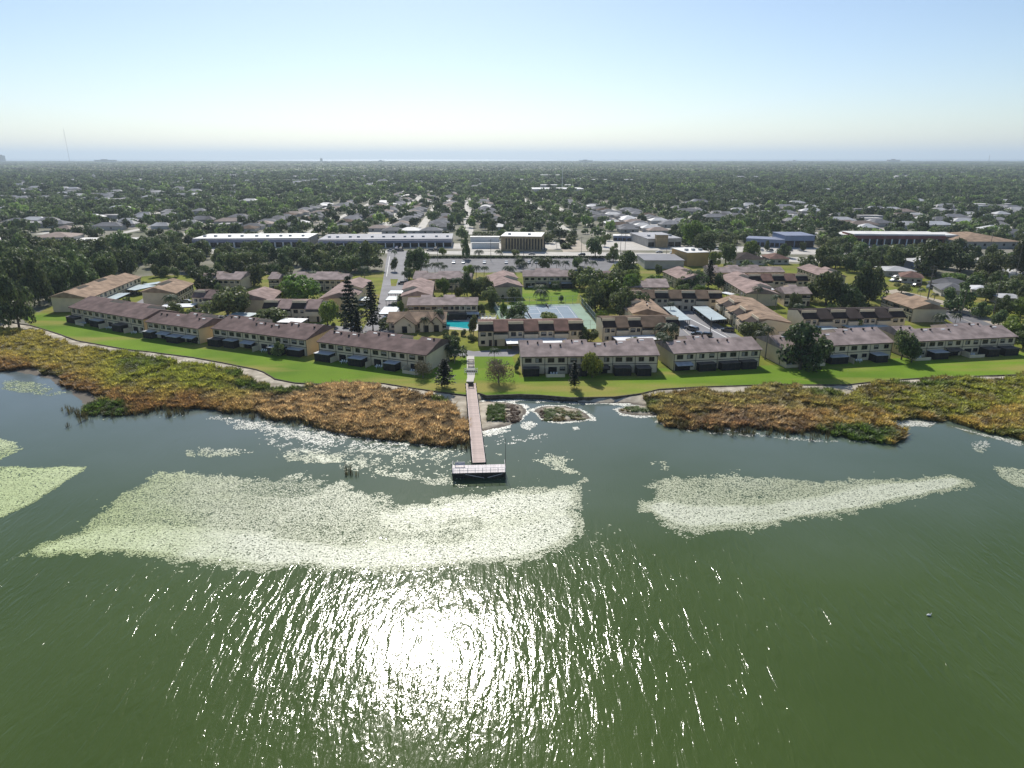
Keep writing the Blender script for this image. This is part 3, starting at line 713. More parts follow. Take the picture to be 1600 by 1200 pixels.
M['flat_white'] = mat('white_flat_roof', (.70, .68, .64), .6, .1, .1)
M['flat_grey'] = mat('grey_flat_roof', (.36, .36, .38), .8, .12, .1)
M['flat_dark'] = mat('dark_flat_roof', (.20, .20, .22), .8, .12, .1)
block('shopping_strip', 'long white-roofed shopping strip with blue fascia on the left', 'shops', (304, 387), (482, 386), 30, 6, 'flat_white', 'hwall', 14, fascia='blue_fascia', short='the left shopping strip', units=9)
block('shopping_strip', 'long grey-roofed shopping strip with blue fascia in the middle', 'shops', (499, 387.5), (706, 386), 34, 5.5, 'flat_grey', 'hwall', 16, fascia='blue_fascia', short='the middle shopping strip', units=12)
rt = block('office_building', 'tan brick office building with white roof and tall narrow windows', 'office', (783, 392), (845, 393), 26, 9.5, 'flat_white', 'tan_brick', 0, short='the tan office building', units=2)
for i in range(14): MB().box(3 + i * 1.95, 3.9 + i * 1.95, -.06, -.01, 1.2, 8.2).build('window', M['window'], rt)
block('storage_yard', 'low white walled yard building left of the tan office', 'yard', (735, 378), (780, 378), 5, 3.5, 'flat_white', 'white')
block('storage_wall', 'long low white wall shed in front of the fenced yard', 'shed', (737, 388), (780, 388), 1, 3.6, 'white', 'white')
block('commercial_building', 'pale flat commercial building with small blue-windowed row', 'shop', (958, 376), (1008, 377), 10, 3.5, 'flat_white', 'blue_wall', 7, short='the pale commercial block')
block('commercial_building', 'grey flat-roofed building behind the square tan block', 'shop', (1012, 386), (1064, 385), 40, 5.5, 'flat_grey', 'hwall', 5, units=3, short='the grey flat building')
block('sign_tower', 'square tan windowless block rising in front of the grey building', 'building', (1025, 387), (1043, 387), 6, 8.5, 'flat_grey', 'tan_brick', 0)
block('flat_roofed_hall', 'wide dark grey flat-roofed hall left of the orange building', 'hall', (1007, 420), (1068, 420), 26, 4.5, 'flat_dark', 'hwall', 0, short='the grey hall')
block('orange_building', 'orange two-storey building with white flat roof', 'building', (1073, 416), (1106, 415), 22, 7.5, 'flat_white', 'orange_wall', 0, short='the orange building', units=3)
block('blue_shop', 'blue-grey shop row with white arches on the right', 'shops', (1165, 384), (1225, 387), 16, 5, 'blue_roof', 'blue_wall', 8, short='the blue shop row')
block('blue_shop', 'taller blue-grey store with grey gabled roof', 'store', (1225, 387), (1271, 387), 24, 8, 'blue_roof', 'blue_wall', 3, short='the tall blue store')
block('red_shopping_strip', 'long dark red shopping strip with white roof edge on the right', 'shops', (1333, 382), (1472, 383), 22, 7, 'flat_white', 'red_wall', 12, baym='window', fascia='red_wall', short='the red shopping strip', par='flat_white')
block('corner_shop', 'terracotta shop joined to the right end of the red strip', 'shop', (1473.5, 383), (1508, 382), 20, 6.5, 'flat_white', 'terracotta', 3, short='the terracotta shop', par='flat_white')
block('white_shop', 'white flat shop between the round dark tree and red strip', 'shop', (1315, 379), (1331.5, 379), 18, 5.5, 'flat_white', 'white', 2)
# gable and hip roofed halls
def hip(root, Lx, Ly, z, rise, m, name='roof', over=.6, ridge=None):
    r = min(Lx, Ly) / 2 if ridge is None else ridge
    x0_, x1_, y0_, y1_ = -over, Lx + over, -over, Ly + over
    if Lx >= Ly: a, b = (r, Ly / 2), (Lx - r, Ly / 2)
    else: a, b = (Lx / 2, r), (Lx / 2, Ly - r)
    vs = [(x0_, y0_, z), (x1_, y0_, z), (x1_, y1_, z), (x0_, y1_, z), (*a, z + rise), (*b, z + rise)]
    fs = [(0, 1, 5, 4), (1, 2, 5), (2, 3, 4, 5), (3, 0, 4), (3, 2, 1, 0)] if Lx >= Ly else [(0, 1, 4), (1, 2, 5, 4), (2, 3, 5), (3, 0, 4, 5), (3, 2, 1, 0)]
    return MB().add(vs, fs).build(name, m, root)
def hiphall(name, label, cat, P0, P1, depth, h, rise, roofm, wallm, nw=0, short=None):
    P0, Ln, rz = frame_of(G(*P0), G(*P1))
    root = thing(name, label, cat, (P0.x, P0.y, LAND), rz)
    MB().box(0, Ln, 0, depth, -1, h).build('wall', M[wallm], root); hip(root, Ln, depth, h + .01, rise, M[roofm], over=.9)
    for i in range(nw): window(root, (i + .5) * Ln / nw - .8, -.02, h * .35, 1.6, h * .35, frame=False)
    u = Vector((math.cos(rz), math.sin(rz))); v = Vector((-u.y, u.x))
    FOOT.append([tuple(P0 - u * 4 - v * 12), tuple(P0 + u * (Ln + 4) - v * 12), tuple(P0 + u * (Ln + 4) + v * (depth + 4)), tuple(P0 - u * 4 + v * (depth + 4))])
    if short: c = P0 + u * Ln / 2; NAMED.append((c.x, c.y, short))
hiphall('church_hall', 'large hip-roofed hall with wide tan roof right of the shops', 'hall', (1500, 388), (1590, 388), 46, 4.6, 4.0, 'roof_tan', 'hwall', 6, 'the tan hip-roofed hall')
hiphall('office_building', 'two-storey tan hip-roofed office at the left edge', 'office', (52, 385), (112, 384), 22, 6, 2.6, 'hroof_tan', 'hwall', 10, 'the left hip-roofed office')
block('long_shed', 'low white strip building at the far left edge', 'shed', (-30, 383), (50, 383), 14, 3.5, 'flat_white', 'hwall', 9)
block('long_shed', 'low white strip building right of the left hip-roofed office', 'shed', (114, 383), (215, 383), 14, 3.5, 'flat_white', 'hwall', 12)
hiphall('dark_roofed_house', 'house with low dark hip roof behind the long back row', 'house', (1150, 414), (1195, 414), 18, 3.2, 3, 'roof_darkbrown', 'hwall', 3)
hiphall('brown_roofed_house', 'brown-roofed bungalow behind the reddish bay row', 'house', (1203, 413), (1232, 413), 14, 3.2, 2.4, 'roof_redbrown', 'hwall', 3)
hiphall('white_house', 'pale blue two-storey house with white roof by the right trees', 'house', (1427, 428), (1463, 428), 14, 6.2, 1.2, 'hroof_white', 'blue_wall', 3, 'the pale blue house')
hiphall('white_bungalow', 'wide white-roofed bungalow in front of the pale blue house', 'house', (1383, 432), (1428, 433), 14, 3, 1.6, 'hroof_white', 'hwall', 3)
hiphall('brown_bungalow', 'bungalow with reddish brown roof beside parked cars on the right', 'house', (1408, 442), (1440, 444), 12, 3, 2.2, 'roof_redbrown', 'hwall', 3, 'the reddish bungalow')
hiphall('grey_bungalow', 'grey-roofed bungalow right of the reddish one', 'house', (1448, 450), (1483, 455), 14, 3, 2.2, 'hroof_grey', 'hwall', 3)
hiphall('grey_bungalow', 'long grey-roofed bungalow below the utility wires', 'house', (1470, 463), (1512, 465), 13, 3, 2.2, 'hroof_grey', 'hwall', 3)
hiphall('white_trailer_home', 'white ribbed-roof trailer home, the nearer of two', 'house', (1518, 462), (1545, 464), 10, 3, 1, 'hroof_white', 'hwall', 2)
hiphall('white_trailer_home', 'white low-roofed trailer home at the right edge', 'house', (1562, 476), (1597, 477), 9, 3, 1, 'hroof_white', 'hwall', 3)
hiphall('white_bungalow', 'white bungalow with dark openings at the far right edge', 'house', (1577, 437), (1612, 438), 12, 3.2, 1.5, 'hroof_white', 'white', 3)
# far large pale roofs
for k, (a, b, yb, dp, h_, lab) in enumerate([(832, 912, 302, 60, 7, 'large white-roofed school hall beside the white mast'), (845, 905, 296, 30, 8, 'second white school roof behind the school hall'),
        (845, 890, 279, 40, 10, 'pale building with several storeys left of the far schools'), (925, 990, 286, 30, 8, 'long pale terraced building in the far trees'), (683, 709, 290, 30, 6, 'far white shed standing alone in the centre trees'),
        (882, 915, 284, 30, 7, 'far pale wing left of the long terraced building'), (804, 819, 285, 30, 7, 'small far white hall left of the pale storeys')]):
    block('far_hall', lab, 'hall', (a, yb), (b, yb), dp, h_, 'hroof_white', 'hwall', 0)
# skyline
for lab, a, b, zt in [('brown tower block on the coast at the left edge', 0, 6, 80), ('low wide hotel on the horizon right of the radio mast', 148, 180, 34), ('far hotel cluster on the horizon right of centre', 905, 926, 30),
                      ('tiny pale water tower on the horizon, left of centre', 500.5, 503, 48), ('wide hotel silhouette on the horizon at the right', 1388, 1406, 36), ('narrow dark block on the horizon far right of centre', 1238, 1246, 26), ('low long block on the horizon left of centre', 590, 600, 26)]:
    D = 7800; xa = (a - 800) / FPX * (D * _cp + 57 * _sp); xb = (b - 800) / FPX * (D * _cp + 57 * _sp)
    r_ = thing('tower_block', lab, 'tower', (xa, D, LAND))
    MB().box(0, xb - xa, 0, 40, -1, zt).build('wall', M['hwall'], r_); MB().box((xb - xa) * .3, (xb - xa) * .6, 8, 25, zt, zt + 7).build('roof_house', M['hroof_grey'], r_)

# ---------------------------------------------------------------- suburban houses in rows
HOUSEN = []
def house(x, y, rz, Lx, Ly, roofm, label, group):
    k = (Lx, Ly, roofm)
    if k not in HOUSEM:
        w_ = MB().box(0, Lx, 0, Ly, -1, 2.9).mesh('wall', M['hwall'])
        q = thing('_t', None, 'house'); r_ = hip(q, Lx, Ly, 2.91, 2.3, M[roofm], over=.7); HOUSEM[k] = (w_, r_.data); bpy.data.objects.remove(r_); bpy.data.objects.remove(q)
    root = thing('suburban_house', label, 'house', (x, y, LAND), rz, group)
    link('wall', HOUSEM[k][0], root); link('roof', HOUSEM[k][1], root)
    if y < 640:
        for a in (Lx * .2, Lx * .62): window(root, a, -.02, .9, 1.6, 1.2, frame=False)
    FOOT.append([(x - 1.5, y - 3), (x + Lx + 1.5, y - 3), (x + Lx + 1.5, y + Ly + 1), (x - 1.5, y + Ly + 1)])
    return root
HOUSEM = {}
ORD = ['first', 'second', 'third', 'fourth', 'fifth', 'sixth', 'seventh', 'eighth', 'ninth', 'tenth', 'eleventh', 'twelfth', 'thirteenth', 'fourteenth', 'fifteenth', 'sixteenth', 'seventeenth', 'eighteenth', 'nineteenth', 'twentieth']
TENS = {2: 'twent', 3: 'thirt', 4: 'fort', 5: 'fift', 6: 'sixt', 7: 'sevent', 8: 'eight', 9: 'ninet'}
def ordn(i):
    k = i + 1
    if k <= 20: return ORD[i]
    if k >= 100: return 'number-%d' % k
    t, u = divmod(k, 10); return TENS[t] + ('ieth' if u == 0 else 'y-' + ORD[u - 1])
rows = [(425, 363, 322, 'far left slanting street'), (470, 357, 318, 'second slanting street'), (548, 362, 303, 'street left of the vacant lot'), (580, 345, 308, 'lane behind the vacant lot'), (636, 358, 302, 'street right of the vacant lot'),
        (692, 360, 300, 'street left of the straight road'), (770, 360, 314, 'street right of the straight road'), (955, 364, 316, 'street behind the wire poles'), (990, 366, 322, 'street right of the wire poles'), (1035, 356, 330, 'street behind the grey flat building')]
for xp, ya, yb, nm in rows:
    X, Y = G(xp, 350); _, Y0 = G(800, ya); _, Y1 = G(800, yb); y = Y0; i = 0
    while y < Y1:
        for side in (0,):
            Lx, Ly = random.choice([(15, 12), (13, 14), (17, 11)])
            rf = random.choices(['hroof_grey', 'hroof_white', 'hroof_tan', 'roof_brown'], [.62, .12, .18, .08])[0]
            col = {'hroof_grey': 'grey', 'hroof_white': 'white', 'hroof_tan': 'tan', 'roof_brown': 'brown'}[rf]
            if random.random() < .93:
                house(X + (y - Y) * HX - Lx / 2 + random.uniform(-4, 4), y, R(3.6 + random.uniform(-4, 4)), Lx, Ly, rf, '%s hip-roofed house, %s from the front in the %s' % (col, ordn(i), nm), 'suburban houses beyond the boulevard'); i += 1
            y += random.uniform(17.5, 22) * (1 + max(0, (y - 700)) / 3000)
# three houses just behind the middle shopping strip
for i, (xp, rf, c) in enumerate([(612, 'hroof_grey', 'grey'), (640, 'hroof_white', 'white'), (672, 'hroof_grey', 'grey'), (522, 'hroof_grey', 'grey'), (556, 'hroof_tan', 'tan'), (590, 'hroof_tan', 'tan')]):
    x, y = G(xp, 366 if i < 3 else 362)
    house(x - 8, y, 0, 17, 11, rf, '%s-roofed house directly behind the shopping strip, %s from the left' % (c, ['fourth', 'fifth', 'last', 'first', 'second', 'third'][i]), 'houses behind the shopping strip')
# scattered pale roofs among the trees
SC = []
def clear(x, y, r=0):
    return not any(abs(x - sum(p[0] for p in f) / 4) < 140 and bool(in_poly(x, y, f)) for f in FOOT)
cands = [(20, 352), (45, 350), (75, 356), (100, 365), (160, 360), (140, 345), (230, 312), (245, 318), (265, 322), (60, 322), (95, 306), (15, 300), (35, 300), (70, 299), (110, 300), (312, 335), (350, 352),
         (370, 345), (385, 318), (420, 302), (440, 300), (470, 300), (510, 300), (1080, 322), (1095, 335), (1115, 345), (1070, 335), (1225, 328), (1245, 322), (1230, 338), (1310, 350), (1320, 356), (1395, 333), (1410, 336), (1405, 343), (1380, 355),
         (1475, 350), (1490, 345), (1465, 358), (1505, 352), (1540, 345), (1570, 340), (1420, 300), (1490, 275), (1510, 275), (1290, 300), (1320, 295), (1525, 305), (1540, 310), (1585, 330), (1345, 357), (1360, 362), (1560, 365), (1590, 372),
         (30, 288), (200, 290), (330, 290), (575, 285), (640, 282), (740, 284), (1020, 270), (985, 272), (965, 270), (1180, 300), (1150, 320), (1440, 318), (20, 312), (5, 332), (180, 330), (150, 308), (280, 300), (300, 308), (340, 300), (530, 270), (640, 262), (720, 262), (55, 262), (90, 265), (380, 275), (1350, 275), (1265, 335)]
for i, (a, b) in enumerate(cands):
    x, y = G(a, b)
    if not clear(x, y): continue
    rf = random.choices(['hroof_grey', 'hroof_white', 'hroof_tan'], [.35, .5, .15])[0]; k_ = 1 if b > 300 else 2.2
    SC.append((x, y, rf, a, b, k_))
regs = {}
for x, y, rf, a, b, k_ in SC:
    rg = ('left' if a < 400 else 'middle' if a < 1050 else 'right') ; dp = 'near the boulevard' if b > 340 else 'in the mid-distance trees' if b > 300 else 'in the far trees'
    regs.setdefault((rg, dp), []).append((a, x, y, rf, k_))
for (rg, dp), L_ in regs.items():
    L_.sort()
    for i, (a, x, y, rf, k_) in enumerate(L_):
        col = {'hroof_grey': 'grey', 'hroof_white': 'white', 'hroof_tan': 'tan'}[rf]
        h_ = house(x - 9, y, R(random.uniform(-12, 12)), random.choice([15, 19, 24]), 13, rf, '%s-roofed house %s, %s from the left in the %s third' % (col, dp, ordn(i), rg), 'scattered houses among the trees')
        h_.scale = (k_, 1, 1.2)
        FOOT.append([(x - 12, y - 20 * k_), (x + 12 * k_, y - 20 * k_), (x + 12 * k_, y + 12), (x - 12, y + 12)])
# ================================================================ CARPORTS AND CARS
def carport(P0, P1, wd, m, label, z=2.5):
    """roof ridge line P0->P1 in pixels of the roof's near edge; wd metres deep to the left of it"""
    P0, Ln, rz = frame_of(G(*P0, LAND + z), G(*P1, LAND + z))
    root = thing('carport', label, 'carport', (P0.x, P0.y, LAND), rz, 'flat carports of the estate')
    n = max(2, int(Ln / 5))
    for i in range(n):   # roof sheets, each a bay
        MB().box(i * Ln / n + .01, (i + 1) * Ln / n - .01, 0, wd, z, z + .16).build('roof_panel', M[m], root)
    MB().box(0, Ln, -.08, -.01, z - .22, z + .10).build('fascia', M['trim'], root)
    for i in range(n + 1):
        for b in (.5, wd - .6):
            a = min(max(i * Ln / n, .2), Ln - .2); MB().box(a - .07, a + .07, b, b + .14, 0, z).build('post', M['trunkgrey'], root)
    u = Vector((math.cos(rz), math.sin(rz))); v = Vector((-u.y, u.x))
    FOOT.append([tuple(P0 - u), tuple(P0 + u * (Ln + 1)), tuple(P0 + u * (Ln + 1) + v * (wd + 1)), tuple(P0 - u + v * (wd + 1))])
    return P0, u, v, Ln
CP = [((172, 472), (204, 458), 9, 'carport', 'pale blue carport nearest the left end, behind the first lakeside row'),
      ((211, 454), (244, 447), 10, 'carport', 'blue-grey carport second along the left parking lane'), ((232, 446), (258, 442), 5, 'carport', 'small far carport at the end of the left parking lane'),
      ((248, 481), (300, 480), 7, 'carport_w', 'pale flat carport behind the second lakeside row'), ((352, 494), (388, 496), 7, 'carport', 'grey-blue carport behind the third lakeside row'),
      ((432, 504), (470, 505), 7, 'carport_w', 'white carport in front of the left courtyard'), ((466, 510), (486, 511), 4, 'carport_w', 'small white carport at the end of the white one'),
      ((606, 459), (629, 459), 7, 'carport', 'small pale carport farthest up the entrance road'), ((602, 469.5), (626, 469.5), 8, 'carport', 'middle pale carport on the entrance road'), ((591, 491), (617, 491), 13, 'carport', 'largest pale carport on the entrance road, nearest the clubhouse'),
      ((556, 470), (578, 470), 8, 'carport', 'pale carport left of the entrance road, behind the tall pines'),
      ((792, 538), (889, 535.5), 7, 'carport_w', 'long white carport behind the lakeside row right of the pier'), ((966, 534), (1034, 531), 6.5, 'carport_w', 'white carport with shrubs, below the dark brown bay row'),
      ((1040, 499), (1084, 500), 0, None, ''), ((1110, 501), (1133, 500), 0, None, ''),
      ((1330, 514), (1392, 511), 7, 'carport', 'long pale blue carport in front of the maroon bay row'), ((1286, 516), (1312, 515), 6, 'carport', 'short blue carport left of the long pale blue one'),
      ((1197, 454), (1215, 453), 7, 'carport_w', 'small white carport beyond the diagonal row gable'), ((1140, 461), (1150, 460), 6, 'carport_w', 'tiny white carport beside the diagonal row windows')]
for a, b, wd, m, lab in CP:
    if m: carport(a, b, wd, m, lab)
# two big carports of the parking court run inland: give four roof corners
def carport4(c4, m, label, z=2.5):
    pts = [G(*p, LAND + z) for p in c4]; cx = sum(p[0] for p in pts) / 4; cy_ = sum(p[1] for p in pts) / 4
    root = thing('carport', label, 'carport', (cx, cy_, LAND), 0, 'flat carports of the estate')
    loc = [Vector((p[0] - cx, p[1] - cy_)) for p in pts]; n = 9
    for i in range(n):
        t0, t1 = i / n + .001, (i + 1) / n - .001
        q = [loc[0].lerp(loc[3], t0), loc[1].lerp(loc[2], t0), loc[1].lerp(loc[2], t1), loc[0].lerp(loc[3], t1)]
        MB().prism_z([tuple(p) for p in q], z, z + .16).build('roof_panel', M[m], root)
    for i in range(n + 1):
        for s_ in (.1, .9):
            p = loc[0].lerp(loc[3], min(max(i / n, .02), .98)).lerp(loc[1].lerp(loc[2], min(max(i / n, .02), .98)), s_)
            MB().box(p.x - .08, p.x + .08, p.y - .08, p.y + .08, 0, z).build('post', M['trunkgrey'], root)
    FOOT.append([tuple(Vector((cx, cy_)) + l for l in loc)][0] if False else [(cx + l.x, cy_ + l.y) for l in loc])
carport4([(1061, 501), (1080, 500), (1054, 479), (1036, 480)], 'carport', 'blue-grey carport along the left side of the parking court')
carport4([(1111, 501), (1136, 499), (1104, 478), (1082, 479.5)], 'carport', 'long pale blue carport along the right side of the parking court')

def car_meshes(kind):
    if kind == 'van': prof = [(-2.5, .35), (-2.5, 1.15), (-1.75, 1.95), (2.35, 2.0), (2.5, 1.1), (2.5, .35)]; H = [(-2.3, 1.15), (-1.68, 1.88), (2.3, 1.9), (2.42, 1.15)]
    elif kind == 'suv': prof = [(-2.35, .35), (-2.35, .95), (-1.25, 1.08), (-.65, 1.62), (1.9, 1.66), (2.3, 1.05), (2.35, .35)]; H = [(-1.15, 1.1), (-.62, 1.56), (1.85, 1.6), (2.2, 1.1)]
    elif kind == 'pickup': prof = [(-2.7, .4), (-2.7, 1.0), (-1.4, 1.1), (-.8, 1.7), (.5, 1.7), (.7, 1.15), (2.7, 1.15), (2.7, .4)]; H = [(-1.3, 1.13), (-.78, 1.64), (.45, 1.64), (.6, 1.15)]
    else: prof = [(-2.25, .3), (-2.25, .75), (-1.2, .92), (-.55, 1.38), (.85, 1.4), (1.6, .95), (2.25, .9), (2.25, .3)]; H = [(-1.08, .95), (-.52, 1.33), (.82, 1.34), (1.45, .97)]
    def body(pr, hw, top, m0):
        b = MB(); n = len(pr)
        inset = lambda z: hw - max(0, z - 1.0) * .28
        vs = [(x, -inset(z), z) for x, z in pr] + [(x, inset(z), z) for x, z in pr]
        return b.add(vs, [tuple(range(n)), tuple(range(2 * n - 1, n - 1, -1))] + [((i + 1) % n, i, n + i, n + (i + 1) % n) for i in range(n)])
    bo = body(prof, .9, 0, 0).mesh('body', M['window'])
    gl = MB(); n = len(H); ins = lambda z: .915 - max(0, z - 1.0) * .28
    gl.add([(x, -ins(z), z) for x, z in H] + [(x, ins(z), z) for x, z in H], [tuple(range(n)), tuple(range(2 * n - 1, n - 1, -1))])
    # windscreen and rear glass, proud of the body
    for (a, b_) in ((0, 1), (2, 3)):
        s_ = -1 if a == 0 else 1; d_ = .06 * s_
        gl.add([(H[a][0] + d_, -.72, H[a][1] + .02), (H[b_][0] + d_, -.68, H[b_][1] + .02), (H[b_][0] + d_, .68, H[b_][1] + .02), (H[a][0] + d_, .72, H[a][1] + .02)], [(0, 1, 2, 3)])
    wh = MB(); pr = [(.34 * math.cos(t * math.pi / 5), .34 * math.sin(t * math.pi / 5)) for t in range(10)]
    wh.prism_y(pr, -.11, .11)
    L2 = MB().box(-.12, .06, -.18, .18, -.08, .08)
    return bo, gl.mesh('window', M['window']), wh.mesh('wheel', M['tyre']), L2.mesh('headlight', M['white']), abs(prof[0][0])
CARM = {k: car_meshes(k) for k in ('sedan', 'suv', 'van', 'pickup')}
def paint(name, c):
    m = mat(name, c, .25, .03, 1, spec=.5); m.node_tree.nodes['Principled BSDF'].inputs['Coat Weight'].default_value = .4; return m
PAINT = dict(white=paint('white_car_paint', (.75, .75, .74)), silver=paint('silver_car_paint', (.42, .43, .44)), black=paint('black_car_paint', (.015, .015, .018)), grey=paint('grey_car_paint', (.12, .125, .13)),
             red=paint('red_car_paint', (.30, .02, .02)), blue=paint('blue_car_paint', (.03, .07, .22)), tan=paint('tan_car_paint', (.32, .27, .19)))
def car(px, py, col, kind, deg, where, small=False):
    x, y = G(px, py); root = thing('car', '%s %s %s' % (col, {'sedan': 'car', 'suv': 'SUV', 'van': 'van', 'pickup': 'pickup truck'}[kind], where), 'car' if kind in ('sedan', 'suv') else kind, (x, y, Z3), R(deg), 'cars parked or driving on the estate and boulevard')
    bo, gl, wh, hl, hx = CARM[kind]
    b = link('body', bo, root); b.material_slots[0].link = 'OBJECT'; b.material_slots[0].material = PAINT[col]
    link('window', gl, root)
    for sx in (-1, 1):
        for sy in (-1, 1): q = link('wheel', wh, root); q.location = (sx * hx * .62, sy * .82, .34)
    if not small:
        for sy in (-1, 1): q = link('headlight', hl, root); q.location = (-hx + .02, sy * .62, .66)
CARS = [(1079, 514, 'white', 'sedan', -55, 'parked at the left of the court, upper of the open ones'), (1082, 516.5, 'grey', 'suv', -55, 'beside the white one in the parking court'), (1090, 524, 'black', 'sedan', -25, 'parked below the white car in the court'), (1102, 526, 'black', 'suv', -25, 'nearest the light pole in the court'),
        (1137, 518, 'black', 'suv', -20, 'parked just below the long blue court carport'), (1092, 486, 'white', 'suv', -20, 'under the top end of the long blue court carport'), (1101, 493, 'black', 'sedan', -20, 'under the middle of the long blue court carport'), (1107, 497, 'white', 'sedan', -20, 'under the long blue court carport, second from its lower end'), (1118, 504, 'grey', 'suv', -20, 'under the lower end of the long blue court carport'),
        (1128, 505, 'black', 'sedan', -20, 'at the lower right corner under the court carport'), (629, 444, 'black', 'suv', 10, 'parked on the right of the entrance road'), (608, 498, 'silver', 'sedan', 0, 'below the largest entrance road carport'), (546, 512, 'grey', 'suv', 20, 'behind the row left of the pier, by the pine'), (556, 515, 'black', 'sedan', 20, 'beside the foot of the tallest pine'),
        (588, 529, 'black', 'sedan', 0, 'behind the roof left of the clubhouse'), (606, 531.5, 'black', 'suv', 5, 'parked in front of the clubhouse'), (305, 489, 'silver', 'suv', 5, 'parked behind the second lakeside row'), (291, 473, 'silver', 'sedan', 10, 'by the gable near the left carports'), (209, 461, 'black', 'sedan', 40, 'between the two left carports'), (238, 455, 'silver', 'sedan', 35, 'under the second left carport'),
        (566, 478, 'white', 'sedan', 10, 'under the carport behind the tall pines'), (572, 476, 'black', 'suv', 10, 'beside the white car behind the tall pines'), (1302, 521, 'red', 'suv', 0, 'behind the lakeside row by the big oak'), (1308, 508, 'grey', 'sedan', 10, 'left of the long pale blue carport'), (1318, 510, 'black', 'suv', 10, 'between the two blue carports on the right'),
        (1400, 435, 'white', 'suv', 15, 'parked left of the reddish bungalow'), (1396, 440, 'silver', 'sedan', 15, 'front of the reddish bungalow drive, nearer of two pale ones'), (1409, 441, 'black', 'sedan', 15, 'beside the silver car at the reddish bungalow'), (1431, 448, 'black', 'suv', 5, 'on the verge right of the tan-roofed side street row'), (1454, 451, 'silver', 'van', 30, 'between wires and grey bungalow'), (1528, 529, 'black', 'suv', 0, 'standing behind the last lakeside row'),
        (909, 399.5, 'black', 'suv', 5, 'driving on the boulevard by the side avenue'), (831, 398, 'silver', 'sedan', 0, 'driving on the boulevard below the tan office'), (1030, 395, 'silver', 'sedan', 0, 'on the boulevard below the square tan block'), (1052, 396, 'white', 'sedan', 0, 'on the boulevard left of the orange building')]
for x_, y_, c_, k_, d_, w_ in CARS: car(x_, y_, c_, k_, d_, w_)
for i, (x_, c_, k_) in enumerate([(409, 'white', 'suv'), (453, 'white', 'sedan'), (469, 'silver', 'sedan')]): car(x_, 389, c_, k_, 90, 'in front of the left shopping strip, %s from the left' % ORD[i], True)
for i, (x_, c_, k_) in enumerate([(528, 'white', 'sedan'), (534, 'blue', 'suv'), (544, 'grey', 'sedan'), (620, 'blue', 'suv'), (627, 'black', 'suv'), (656, 'black', 'sedan'), (681, 'black', 'suv')]): car(x_, 389, c_, k_, 90, 'nosed up to the middle shopping strip, %s from the left' % ORD[i], True)
for i, (x_, c_, k_) in enumerate([(611, 'silver', 'pickup'), (619, 'black', 'suv'), (626, 'black', 'sedan'), (672, 'grey', 'suv'), (681, 'black', 'suv')]): car(x_, 392.5, c_, k_, random.choice([0, 10]), 'in the outer row before the shopping strip, %s from the left' % ORD[i], True)
for i in range(13):
    c_ = random.choice(['white', 'silver', 'black', 'grey', 'blue']); car(1340 + i * 12, 388 + (i % 2) * 2.5, c_, random.choice(['sedan', 'suv']), 90, 'before the red shopping strip, %s from the left' % ORD[i], True)
for i in range(6):
    c_ = ['white', 'silver', 'black', 'white', 'grey', 'silver'][i]; car(1175 + i * 15, 392, c_, 'sedan', 90, 'before the blue shop row, %s from the left' % ORD[i], True)
for i in range(5): car(1570 + i * 7, 386 + (i % 2), ['silver', 'white', 'silver', 'grey', 'white'][i], 'sedan', 60, 'right of the tan hip-roofed hall, %s from the left' % ORD[i], True)
for i, (x_, c_) in enumerate([(709, 'white'), (724, 'white'), (757, 'white'), (791, 'white'), (827, 'silver'), (838, 'silver'), (854, 'white'), (866, 'white'), (886, 'silver')]): car(x_, 411.5, c_, 'sedan', 90, 'in the dark car park under the hedge, %s from the left' % ORD[i], True)
for i, (x_, c_, k_) in enumerate([(1083, 'white', 'suv'), (1100, 'silver', 'sedan'), (1118, 'white', 'van'), (1132, 'black', 'suv')]): car(x_, 391 - i * .5, c_, k_, 0, 'beneath the large bright tree by the boulevard, %s from the left' % ORD[i], True)

# ================================================================ POOL, COURTS
ZP = LAND + .02
for q in ([(688, 493), (778, 493), (776, 520), (688, 520)], [(768, 476), (908, 473), (940, 518), (788, 520)], [(1036, 478), (1085, 480), (1168, 532), (1165, 548), (1046, 545)], [(735, 556), (800, 556), (830, 612), (725, 612)], [(600, 400), (640, 400), (632, 520), (572, 530)]):
    FOOT.append([G(*p) for p in q])
sheet('pool_deck', [(690, 495), (776, 495), (772, 504), (744, 517), (692, 514)], ZP, M['concrete'])
M['pool'] = mat('pool_water', (.02, .42, .46), .08, .08, .4, spec=.5, coords='W')
pp = [(695, 500), (708, 500.5), (734, 503), (747, 502.5), (742, 508), (733, 514.5), (715, 512), (697, 510.5)]
sheet('pool_water', pp, ZP + .05, M['pool'])
rimw = [G(*p, ZP) for p in pp]; mb = MB(); c_ = (sum(p[0] for p in rimw) / 8, sum(p[1] for p in rimw) / 8); n = 8
ou = [(c_[0] + (p[0] - c_[0]) * 1.035, c_[1] + (p[1] - c_[1]) * 1.05) for p in rimw]
mb.add([(*p, ZP) for p in ou] + [(*p, ZP + .12) for p in ou] + [(*p, ZP + .12) for p in rimw] + [(*p, ZP) for p in rimw], [q for i in range(n) for q in ((i, (i + 1) % n, n + (i + 1) % n, n + i), (n + i, n + (i + 1) % n, 2 * n + (i + 1) % n, 2 * n + i), (2 * n + i, 2 * n + (i + 1) % n, 3 * n + (i + 1) % n, 3 * n + i))])
mb.build('pool_rim', M['white'], None, 'structure'); NAMED.append((*c_, 'the swimming pool'))
